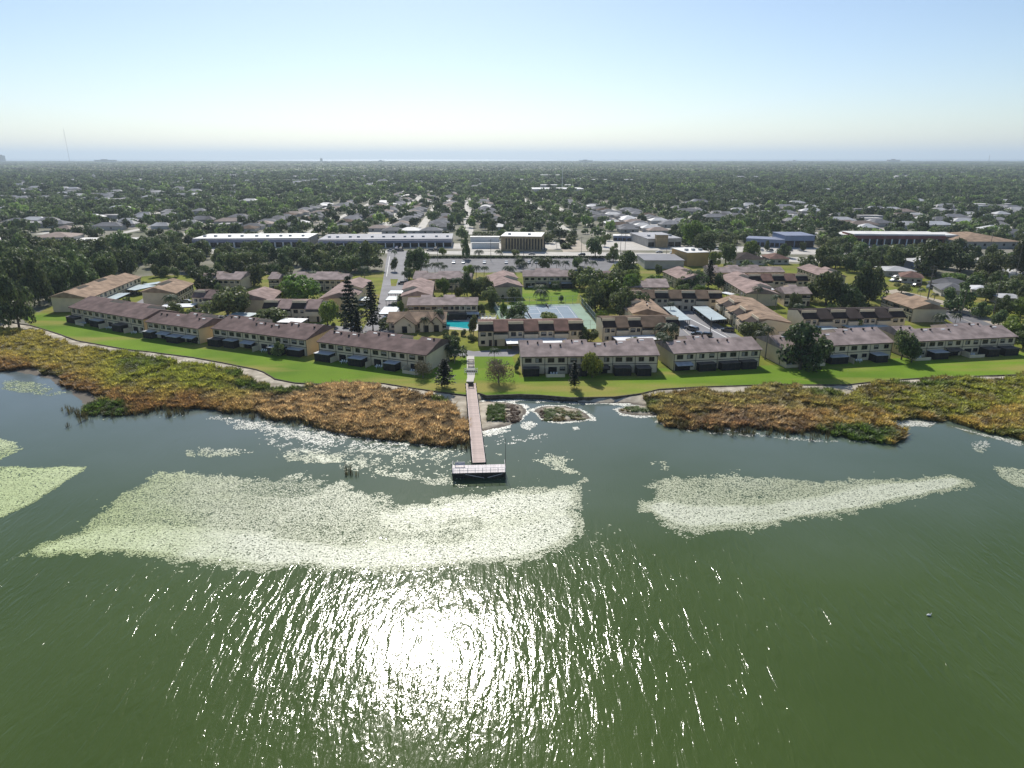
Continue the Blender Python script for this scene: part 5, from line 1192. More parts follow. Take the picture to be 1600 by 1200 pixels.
# --- trees one can tell apart, from the lake inwards
HAND = [
 ('dark', 30, 512, 80, 58, 'big dark tree leaning over the left end of the shore', None), ('oak', 5, 500, 66, 56, None, 'L'), ('dark', 62, 478, 74, 50, None, 'L'),
 ('dark', 14, 470, 80, 70, None, 'L'), ('dark', 96, 466, 62, 46, None, 'L'), ('oak', 40, 455, 60, 60, None, 'L'), ('oak', 130, 452, 56, 50, None, 'L'), ('oak', 165, 440, 52, 50, None, 'L'),
 ('oak', 357, 497, 56, 88, 'very large round oak between the left courtyards', None), ('dark', 325, 453, 40, 54, 'dark oak left behind the very large round one', None), ('dark', 397, 446, 40, 44, 'dense dark round tree right behind the large round oak', None),
 ('bright', 470, 474, 46, 72, 'broad bright green tree in the middle of the left courtyard', None), ('bright', 512, 508, 44, 38, 'bright dense tree at the right end of the left courtyard row', None), ('oak', 423, 506, 28, 60, 'low olive scrub tree behind the third lakeside row', None),
 ('bright', 445, 470, 22, 34, 'small bright tree under the broad one in the left courtyard', None), ('oak', 436, 556, 26, 24, 'small dark tree standing against the porches of the third row', None),
 ('pine', 549, 519, 88, 34, 'tallest dark conifer, left of the pair by the entrance road', None), ('pine', 583, 516, 76, 36, 'open-branched dark conifer, right of the tall pair', None), ('pine', 560, 525, 40, 22, 'short dark conifer at the foot of the tallest one', None),
 ('palm', 571, 445, 32, 26, 'thick palm on the yellow lawn left of the entrance road', None), ('palm', 520, 471, 22, 18, 'palm against the golden gable beside the tall pines', None), ('palm', 632, 440, 18, 14, 'small palm on the right kerb of the entrance road', None),
 ('palm', 663, 519, 26, 18, 'palm in front of the clubhouse gables', None), ('palm', 687, 512, 32, 20, 'tall palm between clubhouse and pool', None), ('palm', 617, 488, 18, 14, 'palm beside the largest entrance road carport', None), ('palm', 640, 519, 20, 16, 'palm in the clubhouse front bed', None),
 ('bush', 604, 513, 18, 34, 'wide shrub at the left end of the clubhouse', None), ('bright', 627, 490, 22, 14, 'narrow bright tree by the pink row near the clubhouse', None), ('oak', 628, 478, 22, 15, 'narrow green tree between carports and the wide back row', None),
 ('oak', 575, 422, 50, 56, 'big round oak at the right end of the tree belt', None), ('oak', 651, 426, 42, 46, 'round oak on the right corner of the entrance road', None), ('oak', 617, 424, 20, 16, 'small clipped tree on the entrance road median', None), ('oak', 640, 436, 22, 22, 'bushy tree below the corner oak', None),
 ('oak', 728, 405, 40, 16, 'tall slim tree beside the walled yard', None), ('palm', 617, 404, 14, 12, 'tiny palm at the mouth of the entrance road', None), ('yellow', 692, 399, 14, 14, 'thin yellowish tree in front of the middle strip', None), ('yellow', 517, 396, 14, 14, 'thin yellowish tree between the strips', None),
 ('palm', 680, 430, 22, 18, None, 'P'), ('palm', 688, 428, 20, 14, None, 'P'), ('palm', 668, 430, 20, 16, None, 'P'), ('palm', 694, 430, 18, 14, None, 'P'),
 ('palm', 712, 466, 34, 18, None, 'Q'), ('palm', 706, 464, 30, 16, None, 'Q'), ('palm', 719, 464, 32, 16, None, 'Q'), ('bright', 694, 462, 30, 28, None, 'Q'), ('dark', 730, 462, 36, 28, None, 'Q'), ('palm', 703, 448, 22, 16, None, 'Q'),
 ('oak', 745, 462, 34, 34, None, 'Q'), ('oak', 763, 472, 36, 28, None, 'Q'), ('dark', 768, 484, 34, 16, 'dark slim tree left of the sports field grass', None), ('palm', 744, 440, 28, 20, None, 'Q'), ('palm', 756, 438, 24, 16, None, 'Q'), ('yellow', 717, 466, 20, 18, None, 'Q'),
 ('bright', 787, 500, 34, 14, 'slim green tree at the left corner of the court', None), ('oak', 808, 505, 30, 48, 'grey-green wide tree before the tennis court', None), ('bright', 857, 505, 18, 34, 'low bright dome-shaped tree before the tennis court', None), ('oak', 740, 524, 30, 20, 'leafy tree at the right corner of the pool', None),
 ('oak', 710, 560, 46, 44, 'large dark-leaved tree above the pier path', None), ('palm', 702, 566, 30, 20, 'broad palm under the tree above the pier path', None), ('palm', 710, 568, 26, 18, 'second palm under the tree above the pier path', None), ('palm', 697, 564, 24, 14, 'third slender palm by the row end left of pier', None),
 ('pine', 695, 605, 46, 30, 'dark conifer on the lawn left of the pier', None), ('bare', 661, 590, 32, 34, 'leafless grey tree before the end of the left row', None), ('bare', 779, 598, 44, 52, 'thin bare brown tree on the lawn right of the pier', None),
 ('palm', 772, 562, 22, 22, 'small palm behind the bare brown tree', None), ('pine', 897, 606, 42, 22, 'dark small conifer alone at the water edge lawn', None), ('yellow', 925, 590, 48, 36, 'yellow-green tree standing against the row right of the pier', None),
 ('palm', 1039, 568, 46, 20, 'tall slender palm between the two right lakeside rows', None), ('palm', 1034, 546, 30, 26, 'thick palm behind the gap of the right lakeside rows', None), ('bush', 808, 580, 16, 12, 'round bush at the left end of the right row', None), ('bush', 811, 568, 12, 10, 'second small bush at the left end of the right row', None),
 ('palm', 831, 531, 24, 20, 'left of two palms before the bay row', None), ('palm', 851, 531, 22, 18, 'right of two palms before the bay row', None), ('dark', 909, 538, 28, 18, 'dark round tree at the right end of the bay row', None), ('oak', 955, 529, 26, 22, 'grey-green tree before the dark brown bay row', None), ('palm', 1005, 530, 30, 16, 'slim palm before the dark brown bay row', None), ('palm', 1014, 528, 22, 14, 'second slim palm before the dark brown bay row', None),
 ('oak', 990, 540, 16, 22, 'leafy shrub tree pushing through the white carport', None),
 ('oak', 925, 458, 44, 52, None, 'C'), ('oak', 905, 450, 38, 36, None, 'C'), ('bright', 950, 478, 50, 56, None, 'C'), ('oak', 930, 485, 46, 44, None, 'C'), ('oak', 972, 498, 54, 52, None, 'C'), ('dark', 994, 494, 44, 44, None, 'C'), ('oak', 960, 460, 44, 52, None, 'C'), ('bright', 985, 465, 40, 40, None, 'C'), ('bright', 940, 510, 30, 22, None, 'C'),
 ('palm', 1026, 478, 28, 16, 'palm before the brown bays closing the parking court', None), ('palm', 1046, 494, 24, 14, 'palm beside the upper left court carport', None), ('palm', 1035, 455, 20, 12, 'left small palm above the brown bays', None), ('palm', 1045, 458, 20, 12, 'right small palm above the brown bays', None),
 ('oak', 1085, 452, 34, 44, None, 'D'), ('oak', 1070, 455, 26, 30, None, 'D'), ('pine', 1107, 450, 44, 24, 'dark conifer rising in front of the long back row', None), ('oak', 1122, 454, 26, 24, None, 'D'),
 ('dark', 985, 432, 40, 50, 'dense dark round tree left of the grey hall', None), ('oak', 1030, 430, 20, 18, 'small round tree before the grey hall', None), ('yellow', 1115, 418, 26, 24, 'yellow-green tree right of the orange building', None),
 ('bright', 1086, 392, 50, 48, 'large bright green tree above the boulevard', None), ('dark', 1100, 396, 34, 50, 'dark tree mass under the large bright one', None), ('oak', 1133, 414, 36, 36, 'grey-green tree above the dark hip roof', None), ('bright', 1172, 408, 34, 36, 'bright round tree below the blue shop row', None), ('oak', 1224, 402, 24, 26, 'round tree between blue shops and back row', None),
 ('dark', 1296, 381, 26, 38, 'dense round dark tree between blue store and white shop', None), ('dark', 1199, 392, 16, 12, 'small dark tree before the blue shop row', None), ('dark', 1254, 392, 16, 12, 'small dark round tree before the tall blue store', None),
 ('oak', 1172, 534, 40, 54, 'dense green tree at the lower end of the parking court', None), ('palm', 1182, 550, 36, 20, 'palm left of the big oak', None), ('palm', 1195, 562, 54, 22, 'tall palm beside the gable left of the big oak', None),
 ('dark', 1250, 577, 70, 92, 'huge spreading dark oak on the right lawn edge', None), ('dark', 1222, 560, 40, 36, None, 'O'), ('oak', 1283, 565, 44, 36, None, 'O'),
 ('palm', 1182, 481, 36, 20, 'tall palm before the diagonal row gable', None), ('palm', 1211, 484, 26, 18, 'palm on the bright courtyard grass', None), ('palm', 1247, 512, 40, 20, 'palm at the left end of the maroon bays', None), ('dark', 1240, 498, 40, 26, 'leaning vine-covered tree left of the maroon bays', None),
 ('palm', 1163, 438, 24, 14, 'palm between the back row and the diagonal row', None), ('palm', 1262, 426, 16, 12, 'left palm before the diagonal row under the right belt', None), ('palm', 1269, 427, 16, 10, 'right palm before the diagonal row under the right belt', None), ('palm', 1246, 444, 18, 14, 'palm before the reddish bay row', None),
 ('dark', 1290, 477, 54, 58, None, 'E'), ('dark', 1318, 482, 44, 46, None, 'E'), ('dark', 1345, 475, 60, 56, None, 'E'), ('dark', 1365, 468, 50, 40, None, 'E'), ('dark', 1268, 470, 40, 40, None, 'E'), ('oak', 1335, 484, 26, 44, None, 'E'),
 ('bright', 1336, 518, 24, 20, 'bright low tree before the long pale blue carport', None), ('oak', 1408, 562, 48, 42, 'leafy tree in the gap between the last two rows', None), ('oak', 1424, 566, 34, 30, 'broader shrub right of the leafy gap tree', None), ('palm', 1391, 532, 22, 14, 'slim palm above the gap between the last two rows', None),
 ('palm', 1437, 466, 18, 16, 'palm behind the tan-roofed side row', None), ('palm', 1456, 482, 26, 14, 'palm at the corner of the cream gable', None), ('palm', 1468, 508, 22, 26, 'low wide palm before the cream gable', None), ('palm', 1491, 510, 24, 20, 'palm on the grass right of the cream gable', None),
 ('oak', 1408, 458, 16, 30, 'row of round shrubs beside the tan roof ridge', None), ('oak', 1495, 486, 42, 52, 'spreading oak beside the side street', None), ('oak', 1532, 496, 28, 34, 'round lighter oak beyond the side street', None), ('oak', 1563, 492, 30, 32, 'oak right of the tall street pole', None),
 ('dark', 1460, 432, 54, 76, 'very large dark tree behind the pale blue house', None), ('oak', 1425, 420, 36, 52, None, 'F'), ('oak', 1395, 424, 36, 40, None, 'F'), ('dark', 1590, 436, 60, 50, 'tall dark tree at the right edge of the view', None), ('dark', 1550, 420, 34, 46, None, 'F'), ('oak', 1500, 425, 36, 46, None, 'F'),
 ('bright', 1585, 528, 40, 56, None, 'G'), ('oak', 1598, 545, 30, 40, None, 'G'), ('oak', 1560, 510, 24, 30, None, 'G'), ('dark', 1600, 480, 50, 30, None, 'G'), ('oak', 1540, 470, 26, 34, None, 'G'), ('oak', 1575, 462, 26, 44, None, 'G'), ('oak', 1520, 452, 24, 34, None, 'G'), ('bright', 1490, 446, 20, 40, None, 'G'), ('oak', 1560, 446, 24, 30, None, 'G'),
 ('oak', 1263, 420, 24, 34, 'green tree above the reddish bay row', None), ('oak', 958, 408, 26, 24, 'silvery tree at the corner of boulevard and avenue', None), ('oak', 930, 402, 34, 30, 'broad green tree on the avenue corner', None), ('oak', 945, 385, 20, 16, 'round tree before the pale commercial block', None), ('palm', 870, 388, 16, 14, 'palm in the white car park', None), ('palm', 780, 400, 12, 16, 'palm row end before the tan office', None), ('palm', 748, 402, 14, 18, 'palm before the walled yard', None), ('yellow', 805, 400, 10, 16, 'yellowish low tree before the tan office', None),
 ('bush', 885, 388, 10, 22, 'bushes at the end of the white car park', None), ('dark', 880, 472, 1, 1, None, None),
]
for k, x_, y_, h_, w_, lab, wh in HAND:
    if h_ > 5: tree(k, x_, y_, h_, w_, None, lab, wh)
WHERE = dict(L='in the dark wood at the left shore', P='in the palm clump behind the back row', Q='in the grove behind the pool row', C='in the big grove right of the tennis court', D='in the grove below the long back row', O='crowding beside the huge spreading oak', E='in the dark oak group behind the maroon bays', F='in the belt behind the pale blue house', G='in the thicket right of the side street',
             B='in the dark belt behind the left courtyards', W='in the deep wood at the left', H='in the tree belt below the red shopping strip', K='in the clump by the side avenue', S='on the verge of the dark car park')
taken = [(t[1], t[2], t[4] / 2) for t in TREES]
def fill(poly, n, kinds, hr, where, gap=.75, wr=(.9, 1.25), guard=True):
    k = 0; tries = 0
    xs = [p[0] for p in poly]; ys = [p[1] for p in poly]
    while k < n and tries < n * 60:
        tries += 1; px, py = random.uniform(min(xs), max(xs)), random.uniform(min(ys), max(ys))
        if not in_poly(px, py, poly): continue
        x, y = G(px, py); H = random.uniform(*hr); W = H * random.uniform(*wr)
        if any((x - a) ** 2 + (y - b) ** 2 < ((W / 2 + c) * gap) ** 2 for a, b, c in taken): continue
        if guard and not clear(x, y): continue
        tree(random.choice(kinds), 0, 0, H, W, (x, y), None, where); taken.append((x, y, W / 2)); k += 1
fill([(-20, 485), (60, 470), (110, 450), (160, 438), (215, 426), (235, 408), (235, 396), (-20, 398)], 60, ['dark', 'oak', 'oak'], (11, 17), 'W', .5, guard=False)
fill([(235, 426), (560, 428), (590, 408), (560, 400), (235, 400)], 60, ['oak', 'dark', 'oak'], (8, 12), 'B', .45, guard=False)
fill([(1270, 425), (1395, 428), (1440, 405), (1300, 398)], 32, ['oak', 'dark', 'oak'], (8, 12), 'H', .5)
fill([(1400, 412), (1600, 440), (1600, 408), (1450, 402)], 16, ['oak', 'dark', 'bright'], (8, 13), 'F', .62)
fill([(860, 368), (760, 340), (760, 370), (850, 374)], 7, ['oak', 'dark'], (7, 10), 'K', .7)
fill([(880, 352), (935, 368), (930, 350), (860, 340)], 7, ['oak', 'bright'], (8, 11), 'K', .7)
fill([(1500, 455), (1600, 500), (1600, 450), (1520, 440)], 10, ['oak', 'dark', 'bright'], (6, 9), 'G', .7)
fill([(800, 424), (930, 424), (930, 414), (800, 414)], 12, ['palm', 'palm', 'oak'], (5, 8), 'S', .6)
fill([(238, 500), (240, 470), (236, 445), (300, 470), (300, 440), (500, 440), (500, 505), (400, 510)], 9, ['palm', 'oak'], (5, 8), None, .8)
fill([(120, 470), (600, 540), (600, 440), (240, 440)], 34, ['bush', 'bush', 'oak', 'yellow'], (1.8, 4), None, .9)
fill([(640, 540), (1060, 540), (1200, 545), (1420, 540), (1440, 470), (1200, 430), (700, 440)], 60, ['bush', 'bush', 'bush', 'oak', 'dark'], (1.8, 4.5), None, .9)
fill([(240, 404), (585, 404), (585, 394), (240, 394)], 34, ['oak', 'oak', 'dark'], (6, 9), 'B', .5, guard=False)
fill([(240, 436), (410, 434), (560, 430), (560, 424), (240, 424)], 24, ['oak', 'oak', 'dark', 'bush'], (4, 8), 'B', .5)
fill([(-20, 399), (300, 399), (300, 388), (-20, 388)], 16, ['oak', 'dark'], (8, 11), 'B', .5)
fill([(740, 540), (1060, 542), (1200, 540), (1200, 420), (1000, 440), (700, 430)], 34, ['palm', 'palm', 'oak', 'bright'], (4, 9), None, .85)
# near hedge of separate dark clipped shrubs along the boulevard
hs = npmesh('crown', *blades(np.concatenate([rng.uniform(-1, 1, (500, 1)) * 2.6, rng.uniform(-1, 1, (500, 1)) * .7, rng.uniform(0, 1, (500, 1)) * 1.5], 1), rng.normal(size=(500, 3)) + [0, 0, .6], np.full(500, .26), .8, rng), M['leaf_dark'])
for i in range(30):
    x, y = G(662 + i * 10.4, 403.5); o = link('hedge_shrub', hs); o.location = (x, y, LAND); tag(o, 'clipped dark shrub in the hedge row above the dark car park, %s from the left' % ordn(i), 'shrub', 'clipped hedge shrubs along the boulevard')
hl_ = npmesh('garden_hedge', *blades(np.concatenate([rng.uniform(0, 1, (2600, 1)) * 72, rng.uniform(-1, 1, (2600, 1)) * 1.6, rng.uniform(0, 1, (2600, 1)) * 4.2], 1), rng.normal(size=(2600, 3)) + [0, 0, .6], np.full(2600, .6), .8, rng), M['leaf_dark'])
o = link('tall_hedge', hl_); o.location = (*G(738, 371), LAND); tag(o, 'long tall dark hedge behind the walled yard and tan office', 'hedge')
# --- further individual trees of the suburb up to the limit, then the rest as stuff
def far_open(px, py):
    """0..1 chance that a tree may stand here (streets, house rows and fields are thinner)"""
    if 385 < py < 402 and 290 < px < 1120: return 0
    if py > 352 and 430 < px < 1050: return .4
    if 300 < py <= 352 and 430 < px < 790: return .62
    if 312 < py <= 360 and 930 < px < 1045: return .5
    if py > 360 and px < 300: return .45
    return 1.0
nb = sum(1 for t in TREES if t[0] in ('oak', 'dark', 'bright', 'yellow'))
taken2 = {}
def near_taken(x, y, r):
    k = (int(x // 20), int(y // 20))
    for i in (-1, 0, 1):
        for j in (-1, 0, 1):
            for a, b, c in taken2.get((k[0] + i, k[1] + j), ()):
                if (x - a) ** 2 + (y - b) ** 2 < (r + c) ** 2 * .5: return True
    return False
def take2(x, y, r): taken2.setdefault((int(x // 20), int(y // 20)), []).append((x, y, r))
for a, b, c in taken: take2(a, b, c)
FN = [(np.array(f), sum(p[0] for p in f) / 4, sum(p[1] for p in f) / 4) for f in FOOT]
def clear2(x, y):
    for f, cx_, cy_ in FN:
        if abs(cx_ - x) < 120 and abs(cy_ - y) < 80 and bool(in_poly(x, y, f)): return False
    return True
streets = [G(xp, 350) for xp in (448, 510, 605, 662, 732, 872, 918, 975, 1020, 40, 150, 255, 350, 1120, 1210, 1330, 1440, 1540)]
rg = np.random.default_rng(3); SPK = []
for i in range(4600):
    Y_ = 600 + 4300 * rg.random() ** 1.35; X_ = rg.uniform(-.78, .78) * Y_; qx, qy = PX(X_, Y_)
    if float(fbm(np.array([X_]), np.array([Y_]), 400, 2)[0]) < (.36 if X_ < 0 else .55): continue
    if Y_ < 1350 and 400 < qx < 1060: continue
    if not clear2(X_, Y_) or any(abs(X_ - (sx + (Y_ - sy) * HX)) < 14 for sx, sy in streets): continue
    if Y_ < 1500 and any(abs(X_ - q[0]) < 24 and abs(Y_ - q[1]) < 20 for q in SPK): continue
    s_ = 1 + Y_ / 3500; SPK.append((X_, Y_, rg.uniform(6, 10) * s_, rg.uniform(7, 11) * s_, rg.uniform(3, 4) * s_))
FN2 = {}
for X_, Y_, a_, b_, zt in SPK:
    if Y_ < 1250: FN2.setdefault((int(X_ // 40), int(Y_ // 40)), []).append((X_, Y_, a_, b_))
def on_spk(x, y):
    for i in (-1, 0, 1):
        for j in (-1, 0, 1):
            for X_, Y_, a_, b_ in FN2.get((int(x // 40) + i, int(y // 40) + j), ()):
                if abs(x - X_) < a_ + 3 and Y_ - 13 < y < Y_ + b_ + 4: return True
    return False
cand = []
ring = 470.0
while ring < 1150:
    hw = ring * .95 + 20; x = -hw
    while x < hw:
        cand.append((x + random.uniform(-4, 4), ring + random.uniform(-5, 5))); x += 9.5
    ring += 9.5
random.shuffle(cand); cand.sort(key=lambda q: round(q[1] / 60))
individual = []; rest = []
for x, y in cand:
    px, py = PX(x, y); px = float(px); py = float(py)
    if not (-260 < px < 1860) or py > 393: continue
    if random.random() > far_open(px, py) * (.35 + 1.1 * float(fbm(np.array([x]), np.array([y]), 90, 2)[0])): continue
    if any(abs(x - (sx + (y - sy) * HX)) < 6 for sx, sy in streets) and y < 1100 and random.random() < .9: continue
    r = random.uniform(3.2, 6.8)
    if near_taken(x, y, r) or not clear2(x, y) or on_spk(x, y): continue
    take2(x, y, r)
    (individual if len(individual) < 60 and -30 < px < 1630 and py > 340 else rest).append((x, y, r))
for x, y, r in individual:
    tree(random.choices(['oak', 'dark', 'bright'], [.6, .25, .15])[0], 0, 0, r * random.uniform(1.35, 1.8), r * 2.1, (x, y), None, 'X')
print('trees', len(TREES), 'nb', nb, 'rest', len(rest))

# --- labels of the trees
AR = {}
for t in TREES:
    kind, x, y, H, W, ob, lab, wh = t
    size = 'tall' if H > 12 else 'small' if H < 6 else 'mid-sized'
    col = dict(oak='green tree', dark='dark tree', bright='bright green tree', yellow='yellow-green tree', bare='bare tree', palm='palm', pine='dark conifer', bush='bush')[kind]
    if lab: ob['label'] = lab; continue
    if wh == 'X':
        best = min((q for q in NAMED if q[1] > 300), key=lambda q: (q[0] - x) ** 2 + (q[1] - y) ** 2); px, py = PX(x, y)
        w_ = 'beyond ' + best[2] if y > best[1] + 15 else ('left of ' if x < best[0] else 'right of ') + best[2]
    elif wh: w_ = WHERE[wh]
    else:
        best = min(NAMED, key=lambda q: (q[0] - x) ** 2 + (q[1] - y) ** 2)
        w_ = ('behind ' if y > best[1] + 8 else 'in front of ' if y < best[1] - 8 else ('left of ' if x < best[0] else 'right of ')) + best[2]
    AR.setdefault((size + ' ' + col, w_), []).append((float(PX(x, y)[0]), ob))
for (a, w_), L_ in AR.items():
    L_.sort(key=lambda q: q[0])
    for i, (_, ob) in enumerate(L_):
        ob['label'] = (a + ' ' + w_) if len(L_) == 1 else '%s %s, %s from left' % (a, w_, ordn(i))
for t in TREES: t[5]['group'] = {'palm': 'palms', 'pine': 'conifers', 'bush': 'bushes'}.get(t[0], 'broadleaf trees') + ' of the town and estate'

# ---------------------------------------------------------------- the far woods as one mass each
def tint_far(n, x, y, rg):
    base = np.array([.115, .155, .058]); k = fbm(x, y, 260, 3); q = rg.uniform(.55, 1.35, n) * (.65 + .75 * k)
    c = base[None, :] * q[:, None]; g = rg.random(n) < .2; c[g] *= [1.6, 1.7, 1.1]
    dk = rg.random(n) < .3; c[dk] *= .55
    return np.concatenate([c, np.ones((n, 1))], 1)
LOW = [crown_mesh('far_crown', M['leaf_i'], 500 + i, n=230, lobes=8, leaf=.17, lob=.45) for i in range(5)]
pts = []
rg = np.random.default_rng(3)
# 1100-2600 m: single crowns
Y = 1150.0; P2 = []
while Y < 2700:
    hw = Y * .95; n = int(2 * hw / 11.5); xs = rg.uniform(-hw, hw, n); ys = Y + rg.uniform(-5.5, 5.5, n); P2.append(np.stack([xs, ys], 1)); Y += 10.5
P2 = np.concatenate(P2); px, py = PX(P2[:, 0], P2[:, 1])
keep = rg.random(len(P2)) < np.clip(.40 + 1.0 * fbm(P2[:, 0], P2[:, 1], 130, 3) - .25 * ((px > 430) & (px < 1020) & (py > 285)) , 0, 1)
for f, cx_, cy_ in FN:
    if cy_ > 1100: keep &= ~in_poly(P2[:, 0], P2[:, 1], f)
P2 = P2[keep]
kp = np.ones(len(P2), bool)
for X_, Y_, a_, b_, zt in SPK:
    if Y_ < 2750: kp &= ~((np.abs(P2[:, 0] - X_) < a_ + 3) & (P2[:, 1] > Y_ - 30) & (P2[:, 1] < Y_ + b_ + 4))
P2 = P2[kp]
R2 = 3.4 + 7 * rg.random(len(P2)) ** 2
for k in range(420):   # woods going on past both ends of the view
    qx, qy = (random.uniform(-420, -25), random.uniform(396, 500)) if k % 2 else (random.uniform(1635, 2050), random.uniform(396, 545))
    x, y = G(qx, qy); rest.append((x, y, random.uniform(4, 7)))
rr = np.array(rest)
X = np.concatenate([rr[:, 0], P2[:, 0]]); Yv = np.concatenate([rr[:, 1], P2[:, 1]]); Rv = np.concatenate([rr[:, 2] * 1.05, R2])
n = len(X); print('far crowns', n)
scatter('distant_trees', 'dark mass of suburban trees spreading beyond the streets towards the coast', 'woodland', LOW,
        np.stack([X, Yv, np.full(n, LAND) + Rv * .25], 1), np.stack([Rv * 1.05, Rv * 1.05, Rv * rg.uniform(1.0, 1.4, n)], 1), rg.uniform(0, 6.28, n), tint_far(n, X, Yv, rg), rg.integers(0, 5, n))
# 2600 m - coast: clumps of forty crowns
def clump(seed):
    rg_ = np.random.default_rng(seed); V = []; F = []
    for i in range(34):
        cx_, cy_ = rg_.uniform(-38, 38, 2); r = rg_.uniform(5, 10); hh = rg_.uniform(6, 13)
        n_ = 26; d = rg_.normal(size=(n_, 3)); d[:, 2] = abs(d[:, 2]) + .1; d /= np.linalg.norm(d, axis=1, keepdims=True)
        c = d * [r, r, hh * .55] + [cx_, cy_, hh * .45]
        v, f = blades(c, d, r * .42 * rg_.uniform(.7, 1.2, n_), .8, rg_); F.append(f + sum(len(q) for q in V)); V.append(v)
    return npmesh('wood_clump', np.concatenate(V), np.concatenate(F), M['leaf_i'])
CL = [clump(900 + i) for i in range(5)]
Y = 2700.0; P3 = []
while Y < COAST - 120:
    hw = Y * .95; n = int(2 * hw / 66); xs = rg.uniform(-hw, hw, n); P3.append(np.stack([xs, Y + rg.uniform(-25, 25, n)], 1)); Y += 52
P3 = np.concatenate(P3); P3 = P3[rg.random(len(P3)) < np.clip(.55 + .9 * fbm(P3[:, 0], P3[:, 1], 500, 3), 0, 1)]; n = len(P3); print('clumps', n)
scatter('far_woodland', 'flat dark blue-green woodland running to the horizon', 'woodland', CL, np.stack([P3[:, 0], P3[:, 1], np.full(n, LAND)], 1),
        np.stack([rg.uniform(.9, 1.2, n)] * 2 + [rg.uniform(.8, 1.3, n)], 1), rg.uniform(0, 6.28, n), tint_far(n, P3[:, 0], P3[:, 1], rg), rg.integers(0, 5, n))
# low roofs seen as specks between far trees
mb = MB()
for X_, Y_, a_, b_, zt in SPK:
    if rg.random() < .3: mb.box(X_ - a_, X_ + a_, Y_, Y_ + b_, LAND, LAND + zt)
    else:
        mb.box(X_ - a_ * .9, X_ + a_ * .9, Y_, Y_ + b_, LAND, LAND + zt * .7, 0)
        mb.add([(X_ - a_, Y_ - 1, LAND + zt * .7 + .01), (X_ + a_, Y_ - 1, LAND + zt * .7 + .01), (X_ + a_, Y_ + b_ + 1, LAND + zt * .7 + .01), (X_ - a_, Y_ + b_ + 1, LAND + zt * .7 + .01), (X_ - a_ * .5, Y_ + b_ / 2, LAND + zt * 1.4), (X_ + a_ * .5, Y_ + b_ / 2, LAND + zt * 1.4)], [(0, 1, 5, 4), (1, 2, 5), (2, 3, 4, 5), (3, 0, 4)])
M['far_roofs'] = mat('distant_roof_mix', (.13, .12, .12), .85, .2, .04, col2=(.62, .60, .58), detail=3, coords='W')
o = mb.build('distant_roofs', M['far_roofs'], None, 'stuff'); tag(o, 'pale specks of roofs scattered through the far woodland', 'roofs')

# ================================================================ SHORE PLANTS
MARSH_L = [(-330, 500), (0, 520), (50, 526), (75, 538), (110, 549), (150, 551), (165, 553), (200, 557), (250, 566), (292, 574), (350, 581), (400, 595), (430, 613), (500, 614), (560, 612), (620, 621), (680, 630), (704, 636), (712, 650), (733, 668), (734, 687),
           (720, 690), (690, 694), (650, 688), (600, 684), (560, 684), (520, 672), (460, 656), (400, 650), (340, 640), (290, 635), (240, 641), (200, 648), (165, 652), (133, 648), (138, 634), (160, 625), (130, 616), (100, 606), (95, 592), (60, 586), (50, 577), (0, 578), (-330, 562)]
MARSH_R = [(1010, 629), (1040, 624), (1100, 618), (1160, 614), (1240, 612), (1290, 614), (1325, 622), (1345, 612), (1375, 608), (1440, 604), (1500, 601), (1600, 596), (1850, 586), (1850, 700), (1600, 688), (1560, 676), (1500, 663), (1480, 656), (1430, 653), (1385, 655), (1408, 668), (1411, 680), (1390, 690), (1340, 686), (1280, 676), (1220, 671), (1150, 668), (1080, 667), (1042, 664), (1035, 650), (1015, 638)]
def tuft(seed, n=26, hgt=1.25, spr=.55, lean=.45):
    rg_ = np.random.default_rng(seed); V = []; F = []
    for i in range(n):
        a = rg_.uniform(0, 6.28); r = spr * math.sqrt(rg_.random()); b = np.array([r * math.cos(a), r * math.sin(a), 0]); hh = hgt * rg_.uniform(.55, 1.1)
        a2 = rg_.uniform(0, 6.28); d = np.array([math.cos(a2), math.sin(a2), 0]); s = np.array([-d[1], d[0], 0]) * rg_.uniform(.07, .14)
        m1 = b + d * lean * hh * .3 + [0, 0, hh * .6]; t1 = b + d * lean * hh * .95 + [0, 0, hh]
        o = len(V); V += [b - s, b + s, m1 + s * 1.3, m1 - s * 1.3, t1 + s * .3, t1 - s * .3]; F += [(o, o + 1, o + 2, o + 3), (o + 3, o + 2, o + 4, o + 5)]
    return npmesh('reed_tuft', V, F, M['reed'])
TUFT = [tuft(40 + i, 24, 1.05, .5, .5 + .2 * i) for i in range(4)]
def marsh(name, label, poly, colour, dens=3.4, hg=.95, isl=None, z0=None):
    ws = [G(x, y, 0.3) for x, y in poly]; xa, xb = min(p[0] for p in ws), max(p[0] for p in ws); ya, yb = min(p[1] for p in ws), max(p[1] for p in ws)
    n = int((xb - xa) * (yb - ya) * dens); x = rng.uniform(xa, xb, n); y = rng.uniform(ya, yb, n)
    jx = x + (fbm(x, y, 5, 3) - .5) * 5; jy = y + (fbm(x + 50, y, 5, 3) - .5) * 5 - (fbm(x + 20, y * .3 + 9, 13, 3) - .36) * 8 * (y > 150)
    k = in_poly(jx, jy, ws); x, y = x[k], y[k]; z = terr(x, y)
    k = z > -.42; x, y, z = x[k], y[k], z[k]; px, py = PX(x, y, .3)
    col, hh, keep = colour(px, py, x, y); k = keep; x, y, z, col, hh = x[k], y[k], z[k], col[k], hh[k]; n = len(x); print(name, n)
    s = rng.uniform(.75, 1.25, n) * hg
    scatter(name, label, 'reeds', TUFT, np.stack([x, y, np.maximum(z, -.3) - .05], 1), np.stack([s, s, s * hh], 1), rng.uniform(0, 6.28, n), np.concatenate([col, np.ones((n, 1))], 1), rng.integers(0, 4, n))
